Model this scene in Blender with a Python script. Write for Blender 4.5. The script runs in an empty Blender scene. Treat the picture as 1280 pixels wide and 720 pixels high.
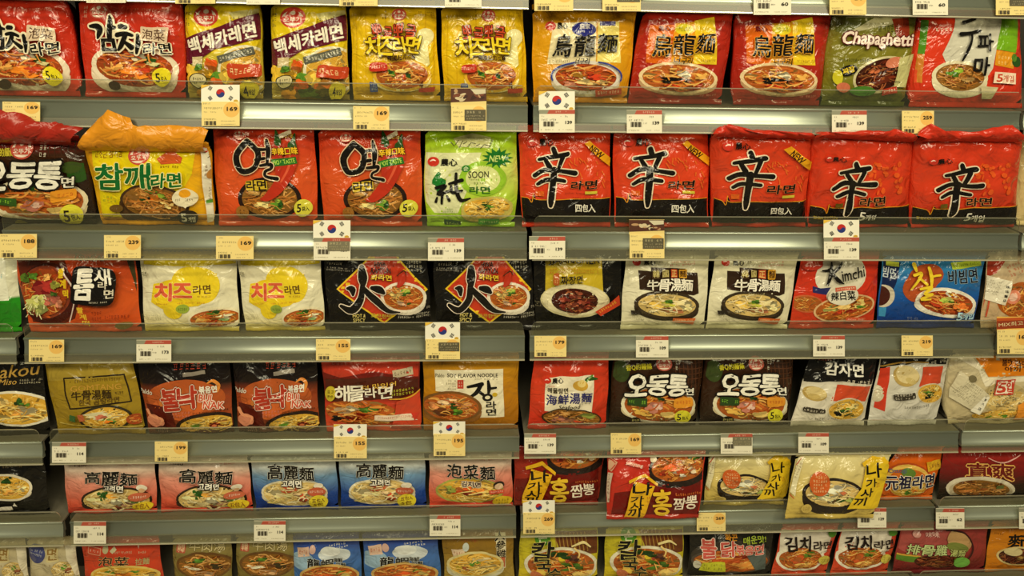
import bpy, bmesh, math, random
import numpy as np
from mathutils import Matrix, Vector

C = bpy.context.scene.collection
SC = bpy.context.scene

# ------------------------------------------------------------------ camera
FPX, DIST, ZC = 1050.0, 1.64, 1.60
YAW, PITCH, ROLL = math.radians(3.723), math.radians(19.476), math.radians(1.183)
cy_, sy_, cp_, sp_ = math.cos(YAW), math.sin(YAW), math.cos(PITCH), math.sin(PITCH)
FW = np.array([sy_ * cp_, cy_ * cp_, -sp_])
_r = np.array([cy_, -sy_, 0.0])
_u = np.cross(_r, FW)
RT = _r * math.cos(ROLL) + _u * math.sin(ROLL)
UP = np.cross(RT, FW)
CAM = np.array([0.0, -DIST, ZC])
cam = bpy.data.objects.new('camera', bpy.data.cameras.new('camera'))
cam.data.sensor_width = 36.0
cam.data.lens = FPX * 36.0 / 1280.0
cam.data.clip_start = 0.05
C.objects.link(cam)
cam.matrix_world = Matrix(((RT[0], UP[0], -FW[0], CAM[0]), (RT[1], UP[1], -FW[1], CAM[1]),
                           (RT[2], UP[2], -FW[2], CAM[2]), (0, 0, 0, 1)))
SC.camera = cam

# ------------------------------------------------------------------ light
world = bpy.data.worlds.new('store_air')
SC.world = world
world.use_nodes = True
bg = world.node_tree.nodes['Background']
bg.inputs[0].default_value = (1.0, 0.92, 0.62, 1)
bg.inputs[1].default_value = 0.10


def area(name, loc, target, sx, sy, power, col=(1.0, 0.90, 0.60)):
    d = bpy.data.lights.new(name, 'AREA')
    d.shape = 'RECTANGLE'
    d.size, d.size_y, d.energy, d.color = sx, sy, power, col
    o = bpy.data.objects.new(name, d)
    o.location = loc
    o.rotation_euler = (Vector(target) - Vector(loc)).to_track_quat('-Z', 'Y').to_euler()
    C.objects.link(o)


for k in range(4):
    x = -1.62 + 1.06 * k
    area('ceiling_lamp', (x, -1.45, 2.75), (x, 0.0, 1.15), 0.20, 0.11, 6)
for k in range(3):
    x = -1.4 + 1.5 * k
    area('aisle_lamp', (x, -2.9, 2.9), (x, 0.0, 0.8), 1.1, 0.6, 38)

SC.view_settings.view_transform = 'Standard'
SC.view_settings.look = 'None'
SC.view_settings.gamma = 1.0
SC.view_settings.use_curve_mapping = False
SC.view_settings.exposure = -0.1


# ------------------------------------------------------------------ pixel <-> place
def ray(x, y):
    return FW + RT * (x - 640) / FPX - UP * (y - 360) / FPX


def hit(x, y, y0=0.0, z0=0.0, tl=0.0):
    """point where the sight line of a photo pixel meets the plane Y = y0 + (Z - z0) * tl"""
    d = ray(x, y)
    t = (y0 + DIST + (ZC - z0) * tl) / (d[1] - d[2] * tl)
    return CAM + d * t


def proj(P):
    v = np.asarray(P) - CAM
    w = v @ FW
    return np.array([640 + FPX * (v @ RT) / w, 360 - FPX * (v @ UP) / w])


# ------------------------------------------------------------------ materials
def s2l(c):
    c = c / 255.0
    return c / 12.92 if c <= 0.04045 else ((c + 0.055) / 1.055) ** 2.4


def lin(c):
    return (s2l(c[0]), s2l(c[1]), s2l(c[2]), 1.0)


MATS = {}


def film_mat(col, rough=0.3, bump=0.6):
    """printed plastic film; col is one sRGB colour or ('g', (stop, colour), ...) running up the pack"""
    key = ('film', col, rough, bump)
    if key in MATS:
        return MATS[key]

    def lin(cc):            # printing reds lean to orange
        r_, g_, b_ = cc
        if r_ > 130 and g_ < 90 and b_ < 90:
            g_, b_ = g_ + 20, b_ + 9
        return (s2l(r_), s2l(g_), s2l(b_), 1.0)
    m = bpy.data.materials.new('printed_film')
    m.use_nodes = True
    nt = m.node_tree
    b = nt.nodes['Principled BSDF']
    b.inputs['Roughness'].default_value = rough
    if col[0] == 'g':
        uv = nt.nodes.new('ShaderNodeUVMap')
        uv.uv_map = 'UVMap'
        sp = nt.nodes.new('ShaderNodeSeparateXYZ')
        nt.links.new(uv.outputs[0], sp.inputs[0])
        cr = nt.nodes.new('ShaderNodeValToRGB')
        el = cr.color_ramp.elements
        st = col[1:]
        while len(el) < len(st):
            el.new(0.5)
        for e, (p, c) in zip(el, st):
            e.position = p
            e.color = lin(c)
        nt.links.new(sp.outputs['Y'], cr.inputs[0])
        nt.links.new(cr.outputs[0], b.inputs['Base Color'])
    else:
        b.inputs['Base Color'].default_value = lin(col)
    if bump:
        tc = nt.nodes.new('ShaderNodeTexCoord')
        nz = nt.nodes.new('ShaderNodeTexNoise')
        nz.inputs['Scale'].default_value = 26.0
        nz.inputs['Detail'].default_value = 2.5
        nz.inputs['Distortion'].default_value = 1.4
        bp = nt.nodes.new('ShaderNodeBump')
        bp.inputs['Strength'].default_value = bump
        bp.inputs['Distance'].default_value = 0.012
        nt.links.new(tc.outputs['Object'], nz.inputs['Vector'])
        nt.links.new(nz.outputs[0], bp.inputs['Height'])
        nt.links.new(bp.outputs[0], b.inputs['Normal'])
    MATS[key] = m
    return m


def plain_mat(name, col, rough=0.5, metal=0.0, noise=0.0, scale=30.0):
    key = (name, col, rough, metal)
    if key in MATS:
        return MATS[key]
    m = bpy.data.materials.new(name)
    m.use_nodes = True
    nt = m.node_tree
    b = nt.nodes['Principled BSDF']
    b.inputs['Base Color'].default_value = lin(col)
    b.inputs['Roughness'].default_value = rough
    b.inputs['Metallic'].default_value = metal
    if noise:
        tc = nt.nodes.new('ShaderNodeTexCoord')
        nz = nt.nodes.new('ShaderNodeTexNoise')
        nz.inputs['Scale'].default_value = scale
        mp = nt.nodes.new('ShaderNodeMapRange')
        mp.inputs['To Min'].default_value = max(0.02, rough - noise)
        mp.inputs['To Max'].default_value = rough + noise
        nt.links.new(tc.outputs['Object'], nz.inputs['Vector'])
        nt.links.new(nz.outputs[0], mp.inputs['Value'])
        nt.links.new(mp.outputs[0], b.inputs['Roughness'])
    MATS[key] = m
    return m


def clear_mat(name, tint, fac, rough, body):
    """thin clear plastic: mostly see-through, a little gloss and a little milky body"""
    m = bpy.data.materials.new(name)
    m.use_nodes = True
    nt = m.node_tree
    nt.nodes.remove(nt.nodes['Principled BSDF'])
    out = nt.nodes['Material Output']
    tr = nt.nodes.new('ShaderNodeBsdfTransparent')
    tr.inputs[0].default_value = (*tint, 1)
    gl = nt.nodes.new('ShaderNodeBsdfGlossy')
    gl.inputs['Roughness'].default_value = rough
    df = nt.nodes.new('ShaderNodeBsdfDiffuse')
    df.inputs[0].default_value = lin(body[0])
    m1 = nt.nodes.new('ShaderNodeMixShader')
    m1.inputs[0].default_value = body[1]
    nt.links.new(tr.outputs[0], m1.inputs[1])
    nt.links.new(df.outputs[0], m1.inputs[2])
    lw = nt.nodes.new('ShaderNodeLayerWeight')
    lw.inputs['Blend'].default_value = 0.25
    ml = nt.nodes.new('ShaderNodeMath')
    ml.operation = 'MULTIPLY_ADD'
    ml.inputs[1].default_value = fac * 2
    ml.inputs[2].default_value = fac
    nt.links.new(lw.outputs['Fresnel'], ml.inputs[0])
    m2 = nt.nodes.new('ShaderNodeMixShader')
    nt.links.new(ml.outputs[0], m2.inputs[0])
    nt.links.new(m1.outputs[0], m2.inputs[1])
    nt.links.new(gl.outputs[0], m2.inputs[2])
    nt.links.new(m2.outputs[0], out.inputs[0])
    return m


# ------------------------------------------------------------------ objects
def link_mesh(name, verts, faces, mats, mi=None, parent=None, uvs=None, normals=None, smooth=True):
    me = bpy.data.meshes.new(name)
    me.from_pydata([tuple(map(float, v)) for v in verts], [], faces)
    for m in mats:
        me.materials.append(m)
    if mi is not None:
        me.polygons.foreach_set('material_index', np.asarray(mi, dtype=np.int32))
    if smooth:
        me.polygons.foreach_set('use_smooth', np.ones(len(me.polygons), dtype=bool))
    if uvs is not None:
        ul = me.uv_layers.new(name='UVMap')
        li = np.zeros(len(me.loops), dtype=np.int32)
        me.loops.foreach_get('vertex_index', li)
        ul.data.foreach_set('uv', np.asarray(uvs, dtype=np.float32)[li].ravel())
    me.update()
    if normals is not None:
        me.normals_split_custom_set_from_vertices([tuple(map(float, n)) for n in normals])
    o = bpy.data.objects.new(name, me)
    C.objects.link(o)
    if parent is not None:
        o.parent = parent
    return o


def empty(name, loc):
    o = bpy.data.objects.new(name, None)
    o.empty_display_size = 0.03
    o.location = loc
    C.objects.link(o)
    return o


def tag(o, label, cat, group=None):
    o['label'] = label
    o['category'] = cat
    if group:
        o['group'] = group
    return o


def box_mesh(x0, x1, y0, y1, z0, z1):
    v = [(x, y, z) for x in (x0, x1) for y in (y0, y1) for z in (z0, z1)]
    f = [(0, 1, 3, 2), (4, 6, 7, 5), (0, 4, 5, 1), (2, 3, 7, 6), (0, 2, 6, 4), (1, 5, 7, 3)]
    return v, f


def extrude_x(profile, x0, x1, closed=True, bev=0.0):
    """a (y, z) outline swept along x"""
    n = len(profile)
    v = [(x, p[0], p[1]) for x in (x0, x1) for p in profile]
    f = [(i, (i + 1) % n, n + (i + 1) % n, n + i) for i in range(n if closed else n - 1)]
    if closed:
        f += [tuple(range(n - 1, -1, -1)), tuple(range(n, 2 * n))]
    return v, f


# ------------------------------------------------------------------ flat artwork: polygons in photo pixels
FR = {'A1': (0, 0, .2578), 'A2': (310, 0, .28125), 'A3': (640, 0, .2578), 'A4': (950, 0, .2578),
      'B1': (0, 120, .29178), 'B2': (310, 120, .29167), 'B3': (640, 120, .29178), 'B4': (950, 120, .29178),
      'C1': (0, 290, .2578), 'C2': (310, 290, .28125), 'C3': (640, 290, .2578), 'C4': (950, 290, .2578),
      'D1': (0, 420, .2578), 'D2': (310, 420, .27344), 'D3': (640, 420, .2578), 'D4': (950, 420, .2578),
      'E1': (0, 530, .26379), 'E2': (310, 530, .28125), 'E3': (640, 530, .26379), 'E4': (950, 530, .26379)}
ART = None          # the artwork being drawn: list of (material key, layer, verts (n,2), faces)
FRM = (0, 0, 1.0)   # frame of the coordinates in use
LAY = 0


def put(col, v, faces, keep=False):
    global LAY
    if not keep:
        LAY += 1
    v = np.asarray(v, dtype=float)
    ART.append((col, LAY, np.column_stack([FRM[0] + v[:, 0] * FRM[2], FRM[1] + v[:, 1] * FRM[2]]), faces))


def p(col, *xy):
    v = np.array(xy, dtype=float).reshape(-1, 2)
    put(col, v, [tuple(range(len(v)))])


def ell(cx, cy, rx, ry, rot=0.0, n=28):
    a = np.linspace(0, 2 * math.pi, n, endpoint=False)
    x, y = rx * np.cos(a), ry * np.sin(a)
    c, s = math.cos(math.radians(rot)), math.sin(math.radians(rot))
    return np.column_stack([cx + x * c - y * s, cy + x * s + y * c])


def e(col, cx, cy, rx, ry, rot=0.0, n=28):
    put(col, ell(cx, cy, rx, ry, rot, n), [tuple(range(n))])


def star(col, cx, cy, rx, ry, n=11, inner=.62):
    a = np.arange(2 * n) * math.pi / n
    k = np.where(np.arange(2 * n) % 2, inner, 1.0)
    v = np.column_stack([cx + rx * k * np.cos(a), cy + ry * k * np.sin(a)])
    v = np.vstack([v, [[cx, cy]]])
    put(col, v, [(i, (i + 1) % (2 * n), 2 * n) for i in range(2 * n)])


def box(col, cx, cy, w, h, rot=0.0, rad=0.0):
    c, s = math.cos(math.radians(rot)), math.sin(math.radians(rot))
    if rad:
        pts = []
        for qx, qy, a0 in ((1, 1, 0), (-1, 1, 90), (-1, -1, 180), (1, -1, 270)):
            for a in (0, 30, 60, 90):
                t = math.radians(a0 + a)
                pts.append((qx * (w / 2 - rad) + rad * math.cos(t), qy * (h / 2 - rad) + rad * math.sin(t)))
    else:
        pts = [(-w / 2, -h / 2), (w / 2, -h / 2), (w / 2, h / 2), (-w / 2, h / 2)]
    v = np.array([(cx + x * c - y * s, cy + x * s + y * c) for x, y in pts])
    put(col, v, [tuple(range(len(v)))])


TXT = {}
_fc = None


def glyphs(body):
    """outline mesh of a string: verts, faces and rim edges"""
    global _fc
    if body in TXT:
        return TXT[body]
    if _fc is None:
        cu = bpy.data.curves.new('lettering', 'FONT')
        cu.resolution_u = 2
        _fc = bpy.data.objects.new('lettering', cu)
    _fc.data.body = body
    me = bpy.data.meshes.new_from_object(_fc)
    v = np.array([w.co[:2] for w in me.vertices]).reshape(-1, 2)
    f = [tuple(q.vertices) for q in me.polygons]
    cnt = {}
    for q in f:
        for i in range(len(q)):
            a, b = q[i], q[(i + 1) % len(q)]
            k = (min(a, b), max(a, b))
            cnt[k] = cnt.get(k, 0) + 1
    rim = [k for k, n in cnt.items() if n == 1]
    bpy.data.meshes.remove(me)
    TXT[body] = (v, f, rim)
    return TXT[body]


def thicken(v, rim, w):
    """quads along rim edges and caps at their ends, w to either side"""
    V, F = [], []
    for a, b in rim:
        d = v[b] - v[a]
        L = np.hypot(*d)
        if L < 1e-9:
            continue
        d = d / L
        n = np.array([-d[1], d[0]]) * w
        k = len(V)
        V += [v[a] + n, v[a] - d * w * .8, v[a] - n, v[b] - n, v[b] + d * w * .8, v[b] + n]
        F.append((k, k + 1, k + 2, k + 3, k + 4, k + 5))
    return np.array(V).reshape(-1, 2), F


def t(body, cx, cy, w, h, col, o=None, ow=0.07, b=0.03, r=0.0, sh=0.0, o2=None, ow2=0.12, d=(0, 0)):
    """lettering fitted into a w by h box; o outline colour, b extra weight, r turn, sh slant"""
    b, ow, ow2 = b * .55, ow * .75, ow2 * .75
    v, f, rim = glyphs(body)
    if not len(v):
        return
    lo, hi = v.min(0), v.max(0)
    q = (v - (lo + hi) / 2) / np.maximum(hi - lo, 1e-6)
    x, y = q[:, 0] * w, -q[:, 1] * h
    x = x - sh * y
    c, s = math.cos(math.radians(r)), math.sin(math.radians(r))
    P = np.column_stack([cx + x * c - y * s, cy + x * s + y * c])
    for oc, owd in ((o2, ow2), (o, ow)):
        if oc is not None:
            V, F = thicken(P, rim, (b + owd) * h)
            put(oc, V + np.array(d), F)
            put(oc, P + np.array(d), f, True)
    put(col, P, f)
    if b > 0:
        V, F = thicken(P, rim, b * h)
        put(col, V, F, True)


def tv(body, cx, cy, w, h, col, step, **kw):
    for i, ch in enumerate(body):
        t(ch, cx + step[0] * i, cy + step[1] * i, w, h, col, **kw)


def k(col, pts, o=None, ow=3.0):
    """a brush stroke through (x, y, width) points"""
    P = np.array(pts, dtype=float).reshape(-1, 3)
    Q = []
    n = len(P)
    for i in range(n - 1):
        a, b_, c_, d_ = P[max(i - 1, 0)], P[i], P[i + 1], P[min(i + 2, n - 1)]
        for s in np.linspace(0, 1, 5, endpoint=False):
            Q.append(.5 * (2 * b_ + (c_ - a) * s + (2 * a - 5 * b_ + 4 * c_ - d_) * s * s + (3 * b_ - a - 3 * c_ + d_) * s ** 3))
    Q.append(P[-1])
    Q = np.array(Q)
    T = np.gradient(Q[:, :2], axis=0)
    T /= np.maximum(np.hypot(T[:, 0], T[:, 1])[:, None], 1e-6)
    N = np.column_stack([-T[:, 1], T[:, 0]])
    for cc, ex in (((o, ow),) if o is not None else ()) + ((col, 0.0),):
        W = (np.maximum(Q[:, 2], .4) / 2 + ex)[:, None]
        V = np.empty((2 * len(Q), 2))
        V[0::2] = Q[:, :2] + N * W
        V[1::2] = Q[:, :2] - N * W
        put(cc, V, [(2 * i, 2 * i + 1, 2 * i + 3, 2 * i + 2) for i in range(len(Q) - 1)])
        for j in (0, -1):
            put(cc, ell(Q[j, 0], Q[j, 1], W[j, 0], W[j, 0], 0, 10), [tuple(range(10))], True)


def mt(cx, cy, w, h, col, n=8, rows=1, r=0.0, seed=1):
    """print too small to read in the photo: rows of little marks"""
    rnd = random.Random(seed + int(cx * 7 + cy * 13))
    n = max(2, int(n * 1.35))
    c, s = math.cos(math.radians(r)), math.sin(math.radians(r))
    V, F = [], []
    for j in range(rows):
        for i in range(n):
            if rnd.random() < .12:
                continue
            x0 = (i + .12) / n * w - w / 2
            x1 = (i + .86) / n * w - w / 2
            y0 = (j + .15) / rows * h - h / 2
            y1 = (j + .8) / rows * h - h / 2
            gw, gh = x1 - x0, y1 - y0
            th, tw = gh * .13, gw * .13
            bars = []
            for q in range(3):
                if rnd.random() < .8:
                    yy = y0 + gh * (.02 + .4 * q) + rnd.uniform(0, .1) * gh
                    xa, xb = x0 + gw * rnd.uniform(0, .3), x1 - gw * rnd.uniform(0, .3)
                    bars.append((xa, yy, xb, yy + th))
            for q in range(2):
                if rnd.random() < .75:
                    xx = x0 + gw * (.1 + .5 * q + rnd.uniform(0, .2))
                    ya, yb = y0 + gh * rnd.uniform(0, .35), y1 - gh * rnd.uniform(0, .35)
                    bars.append((xx, ya, xx + tw, yb))
            for a, b_, a2, b2 in bars:
                q = len(V)
                V += [(cx + x * c - y * s, cy + x * s + y * c) for x, y in ((a, b_), (a2, b_), (a2, b2), (a, b2))]
                F.append((q, q + 1, q + 2, q + 3))
    if V:
        put(col, V, F)


PAL = {
    'red': ((160, 50, 20), [(214, 112, 44), (224, 146, 66), (196, 62, 24), (232, 172, 92), (176, 44, 18)]),
    'org': ((172, 90, 34), [(220, 148, 64), (232, 178, 94), (206, 108, 42), (190, 76, 32)]),
    'pale': ((214, 184, 112), [(240, 218, 156), (248, 232, 184), (222, 186, 110), (228, 200, 130)]),
    'yel': ((214, 166, 60), [(242, 206, 106), (248, 222, 138), (226, 172, 64), (236, 190, 84)]),
    'dark': ((62, 24, 14), [(112, 44, 26), (88, 32, 18), (140, 66, 36), (70, 26, 16), (168, 92, 52)]),
    'brn': ((132, 70, 26), [(186, 116, 48), (206, 142, 70), (160, 84, 32), (218, 164, 92)]),
}
GR, DG, RD, OR, WH, BK, PK = (92, 140, 44), (44, 84, 30), (196, 44, 24), (232, 132, 40), (248, 242, 226), (24, 20, 16), (224, 158, 130)


def f(cx, cy, rx, ry, pal, rim=None, rw=8, rot=0, body=None, g=(), n=46, seed=3, cut=None):
    """a bowl of noodles seen from above-front: body, rim, broth, noodle strands, toppings g = (colour, dx, dy, rx, ry) in radii"""
    c, s = math.cos(math.radians(rot)), math.sin(math.radians(rot))
    if body:
        bc, dep = body
        a = np.linspace(0, math.pi, 18)
        R = 1 + rw / rx
        xs = rx * R * np.cos(a)
        lo = ry * R * .2 + np.sin(a) ** .7 * (dep)
        pts = [(cx + x * c - y * s, cy + x * s + y * c) for x, y in zip(xs, np.maximum(lo, 0))]
        put(bc, pts, [tuple(range(len(pts)))])
    if rim is not None:
        e(rim, cx, cy, rx + rw, ry + rw * .8, rot)
    base, st = PAL[pal]
    e(base, cx, cy, rx, ry, rot)
    rnd = random.Random(seed)

    def tone(cc, lo=.72, hi=1.1):
        q = rnd.choice((lo, (lo + 1) / 2, 1.0, hi))
        return tuple(min(255, int(x * q)) for x in cc)

    def turn(V):
        return np.column_stack([cx + V[:, 0] * c - V[:, 1] * s, cy + V[:, 0] * s + V[:, 1] * c])

    def strands(m, wlo, whi, cols):
        byc = {}
        for i in range(m):
            a, rr = rnd.uniform(0, 6.283), math.sqrt(rnd.random()) * .84
            x, y = rr * math.cos(a), rr * math.sin(a)
            th = rnd.uniform(-.9, .9) + (math.pi / 2 if rnd.random() < .2 else 0)
            L, cu = rnd.uniform(.10, .30), rnd.uniform(-.16, .16)
            P = []
            for q in np.linspace(-1, 1, 5):
                px_, py_ = x + math.cos(th) * L * q, y + math.sin(th) * L * q + cu * (1 - q * q)
                m_ = math.hypot(px_, py_)
                if m_ > .97:
                    px_, py_ = px_ * .97 / m_, py_ * .97 / m_
                P.append((px_ * rx, py_ * ry))
            P = np.array(P)
            T = np.gradient(P, axis=0)
            T /= np.maximum(np.hypot(T[:, 0], T[:, 1])[:, None], 1e-6)
            N = np.column_stack([-T[:, 1], T[:, 0]]) * rnd.uniform(wlo, whi) * rx
            byc.setdefault(rnd.randrange(len(cols)), []).append(turn(np.vstack([P + N, P - N])))
        for ci, Vs in byc.items():
            V = np.vstack(Vs)
            put(cols[ci], V, [(10 * q + i, 10 * q + i + 1, 10 * q + 6 + i, 10 * q + 5 + i) for q in range(len(Vs)) for i in range(4)])

    dk = [tuple(int(x * .62) for x in cc) for cc in st[:3]]
    strands(int(n * .7), .018, .035, dk)
    strands(int(n * 1.3), .013, .026, st)
    for col, dx, dy, gx, gy in g:          # each topping a little heap of pieces
        cols = [tone(col, .66, 1.12) for _ in range(3)] + [col]
        for q in range(7):
            ox, oy = (0, 0) if q == 0 else (rnd.uniform(-.75, .75), rnd.uniform(-.75, .75))
            sc = .7 if q == 0 else rnd.uniform(.22, .5)
            m = 8
            a = np.linspace(0, 2 * math.pi, m, endpoint=False)
            kx = 1 + np.array([rnd.uniform(-.35, .35) for _ in range(m)])
            x = (dx + gx * (ox + sc * kx * np.cos(a))) * rx
            y = (dy + gy * (oy + sc * kx * np.sin(a))) * ry
            put(cols[q % 4], turn(np.column_stack([x, y])), [tuple(range(m))])
    strands(int(n * .35), .012, .02, st)


def heap(col, cx, cy, rx, ry, seed=5):
    """a heap of chopped pieces"""
    rnd = random.Random(seed + int(cx * 3 + cy))
    for q in range(9):
        ox, oy = (0, 0) if q == 0 else (rnd.uniform(-.7, .7), rnd.uniform(-.7, .7))
        sc = .75 if q == 0 else rnd.uniform(.22, .45)
        tn = rnd.choice((.7, .85, 1.0, 1.1))
        a = np.linspace(0, 2 * math.pi, 9, endpoint=False)
        kx = 1 + np.array([rnd.uniform(-.3, .3) for _ in a])
        put(tuple(min(255, int(x * tn)) for x in col), np.column_stack([cx + rx * (ox + sc * kx * np.cos(a)), cy + ry * (oy + sc * kx * np.sin(a))]), [tuple(range(9))])


# ------------------------------------------------------------------ noodle packs
NG = 20
LIPS = [-.0320, -.2568, -.5180, -.7415, -.9800, -1.1880, -1.4020]     # lower lip of each price rail, from eye level
RAIL_HS = [.052, .050, .058, .053, .050, .056, .055]                      # rail heights
GUARDS = [.034, .037, .033, .031, .030, .026, .030]                       # clear guards above them
TOPZ = [ZC + z + h for z, h in zip(LIPS, RAIL_HS)]                                # shelf surfaces


def inv_bilinear(q, pts):
    q = np.asarray(q, float)
    TL, TR, BR, BL = q
    uv = np.full((len(pts), 2), .5)
    for _ in range(12):
        u, v = uv[:, :1], uv[:, 1:]
        P = BL * (1 - u) * (1 - v) + BR * u * (1 - v) + TL * (1 - u) * v + TR * u * v
        du = (BR - BL) * (1 - v) + (TR - TL) * v
        dv = (TL - BL) * (1 - u) + (TR - BR) * u
        r = pts - P
        det = du[:, 0] * dv[:, 1] - du[:, 1] * dv[:, 0]
        uv[:, 0] += (r[:, 0] * dv[:, 1] - r[:, 1] * dv[:, 0]) / det
        uv[:, 1] += (du[:, 0] * r[:, 1] - du[:, 1] * r[:, 0]) / det
        uv = np.clip(uv, -1, 2)
    return uv


def cut_art(art, quad, vs):
    """artwork in photo pixels -> flat pieces in the pack's own (u, v), sliced along the film grid"""
    bm = bmesh.new()
    cols = []
    for col, lay, v, faces in art:
        if col not in cols:
            cols.append(col)
        ci = cols.index(col)
        uv = inv_bilinear(quad, v)
        bv = [bm.verts.new((a, b_, lay)) for a, b_ in uv]
        for fc in faces:
            if len(set(fc)) < 3:
                continue
            try:
                q = bm.faces.new([bv[i] for i in fc])
                q.material_index = ci
            except ValueError:
                pass
    big = [q for q in bm.faces if len(q.verts) > 4]
    if big:
        bmesh.ops.triangulate(bm, faces=big)
    for ax in (0, 1):
        no = (1, 0, 0) if ax == 0 else (0, 1, 0)
        lo, hi = (.012, .988) if ax == 0 else (vs + .004, 1 - vs - .004)
        for co, flip in ((lo, False), (hi, True)):
            c3 = (co, 0, 0) if ax == 0 else (0, co, 0)
            bmesh.ops.bisect_plane(bm, geom=bm.verts[:] + bm.edges[:] + bm.faces[:], dist=1e-7, plane_co=c3, plane_no=no,
                                   clear_inner=not flip, clear_outer=flip)
        for i in range(1, NG):
            co = i / NG if ax == 0 else vs + (1 - 2 * vs) * i / NG
            c3 = (co, 0, 0) if ax == 0 else (0, co, 0)
            eds = [q for q in bm.edges if (q.verts[0].co[ax] - co) * (q.verts[1].co[ax] - co) < 0]
            if not eds:
                continue
            fcs = {q for ed in eds for q in ed.link_faces}
            vrs = {w for q in fcs for w in q.verts}
            es = {q for w in fcs for q in w.edges}
            bmesh.ops.bisect_plane(bm, geom=list(vrs) + list(es) + list(fcs), dist=1e-7, plane_co=c3, plane_no=no)
    bm.verts.index_update()
    V = np.array([w.co[:] for w in bm.verts]).reshape(-1, 3)
    F = []
    for q in bm.faces:
        ids = [w.index for w in q.verts]
        ar = sum(V[ids[i - 1], 0] * V[ids[i], 1] - V[ids[i], 0] * V[ids[i - 1], 1] for i in range(len(ids)))
        F.append(tuple(ids if ar > 0 else ids[::-1]))
    MI = [q.material_index for q in bm.faces]
    bm.free()
    return V, F, MI, cols


class Spec:
    pass


def place(sp):
    """corners of a pack from its outline in the photo, standing on its shelf"""
    q = np.array([(FRM_(sp.frame, x, y)) for x, y in np.array(sp.quad, float).reshape(4, 2)])
    TL, TR, BR, BL = q
    for a, b_ in ((0, 3), (1, 2)):
        d = q[a] - q[b_]
        q[a] = q[a] + d / np.hypot(*d) * sp.up
    zs = TOPZ[sp.row]
    tl = math.tan(math.radians(sp.lean))
    P = [hit(x, y, sp.y0, zs, tl) for x, y in q]
    if not sp.hang:
        for a, b_ in ((0, 3), (1, 2)):
            d = P[b_] - P[a]
            P[b_] = P[a] + d * ((zs + .0015 - P[a][2]) / d[2])
    for a, b_ in ((0, 1), (3, 2)):         # a hair of air between neighbours
        d = P[b_] - P[a]
        d = d / np.linalg.norm(d) * .0016
        P[a], P[b_] = P[a] + d, P[b_] - d
    return P


def FRM_(fr, x, y):
    F_ = FR[fr]
    return F_[0] + x * F_[2], F_[1] + y * F_[2]


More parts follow.
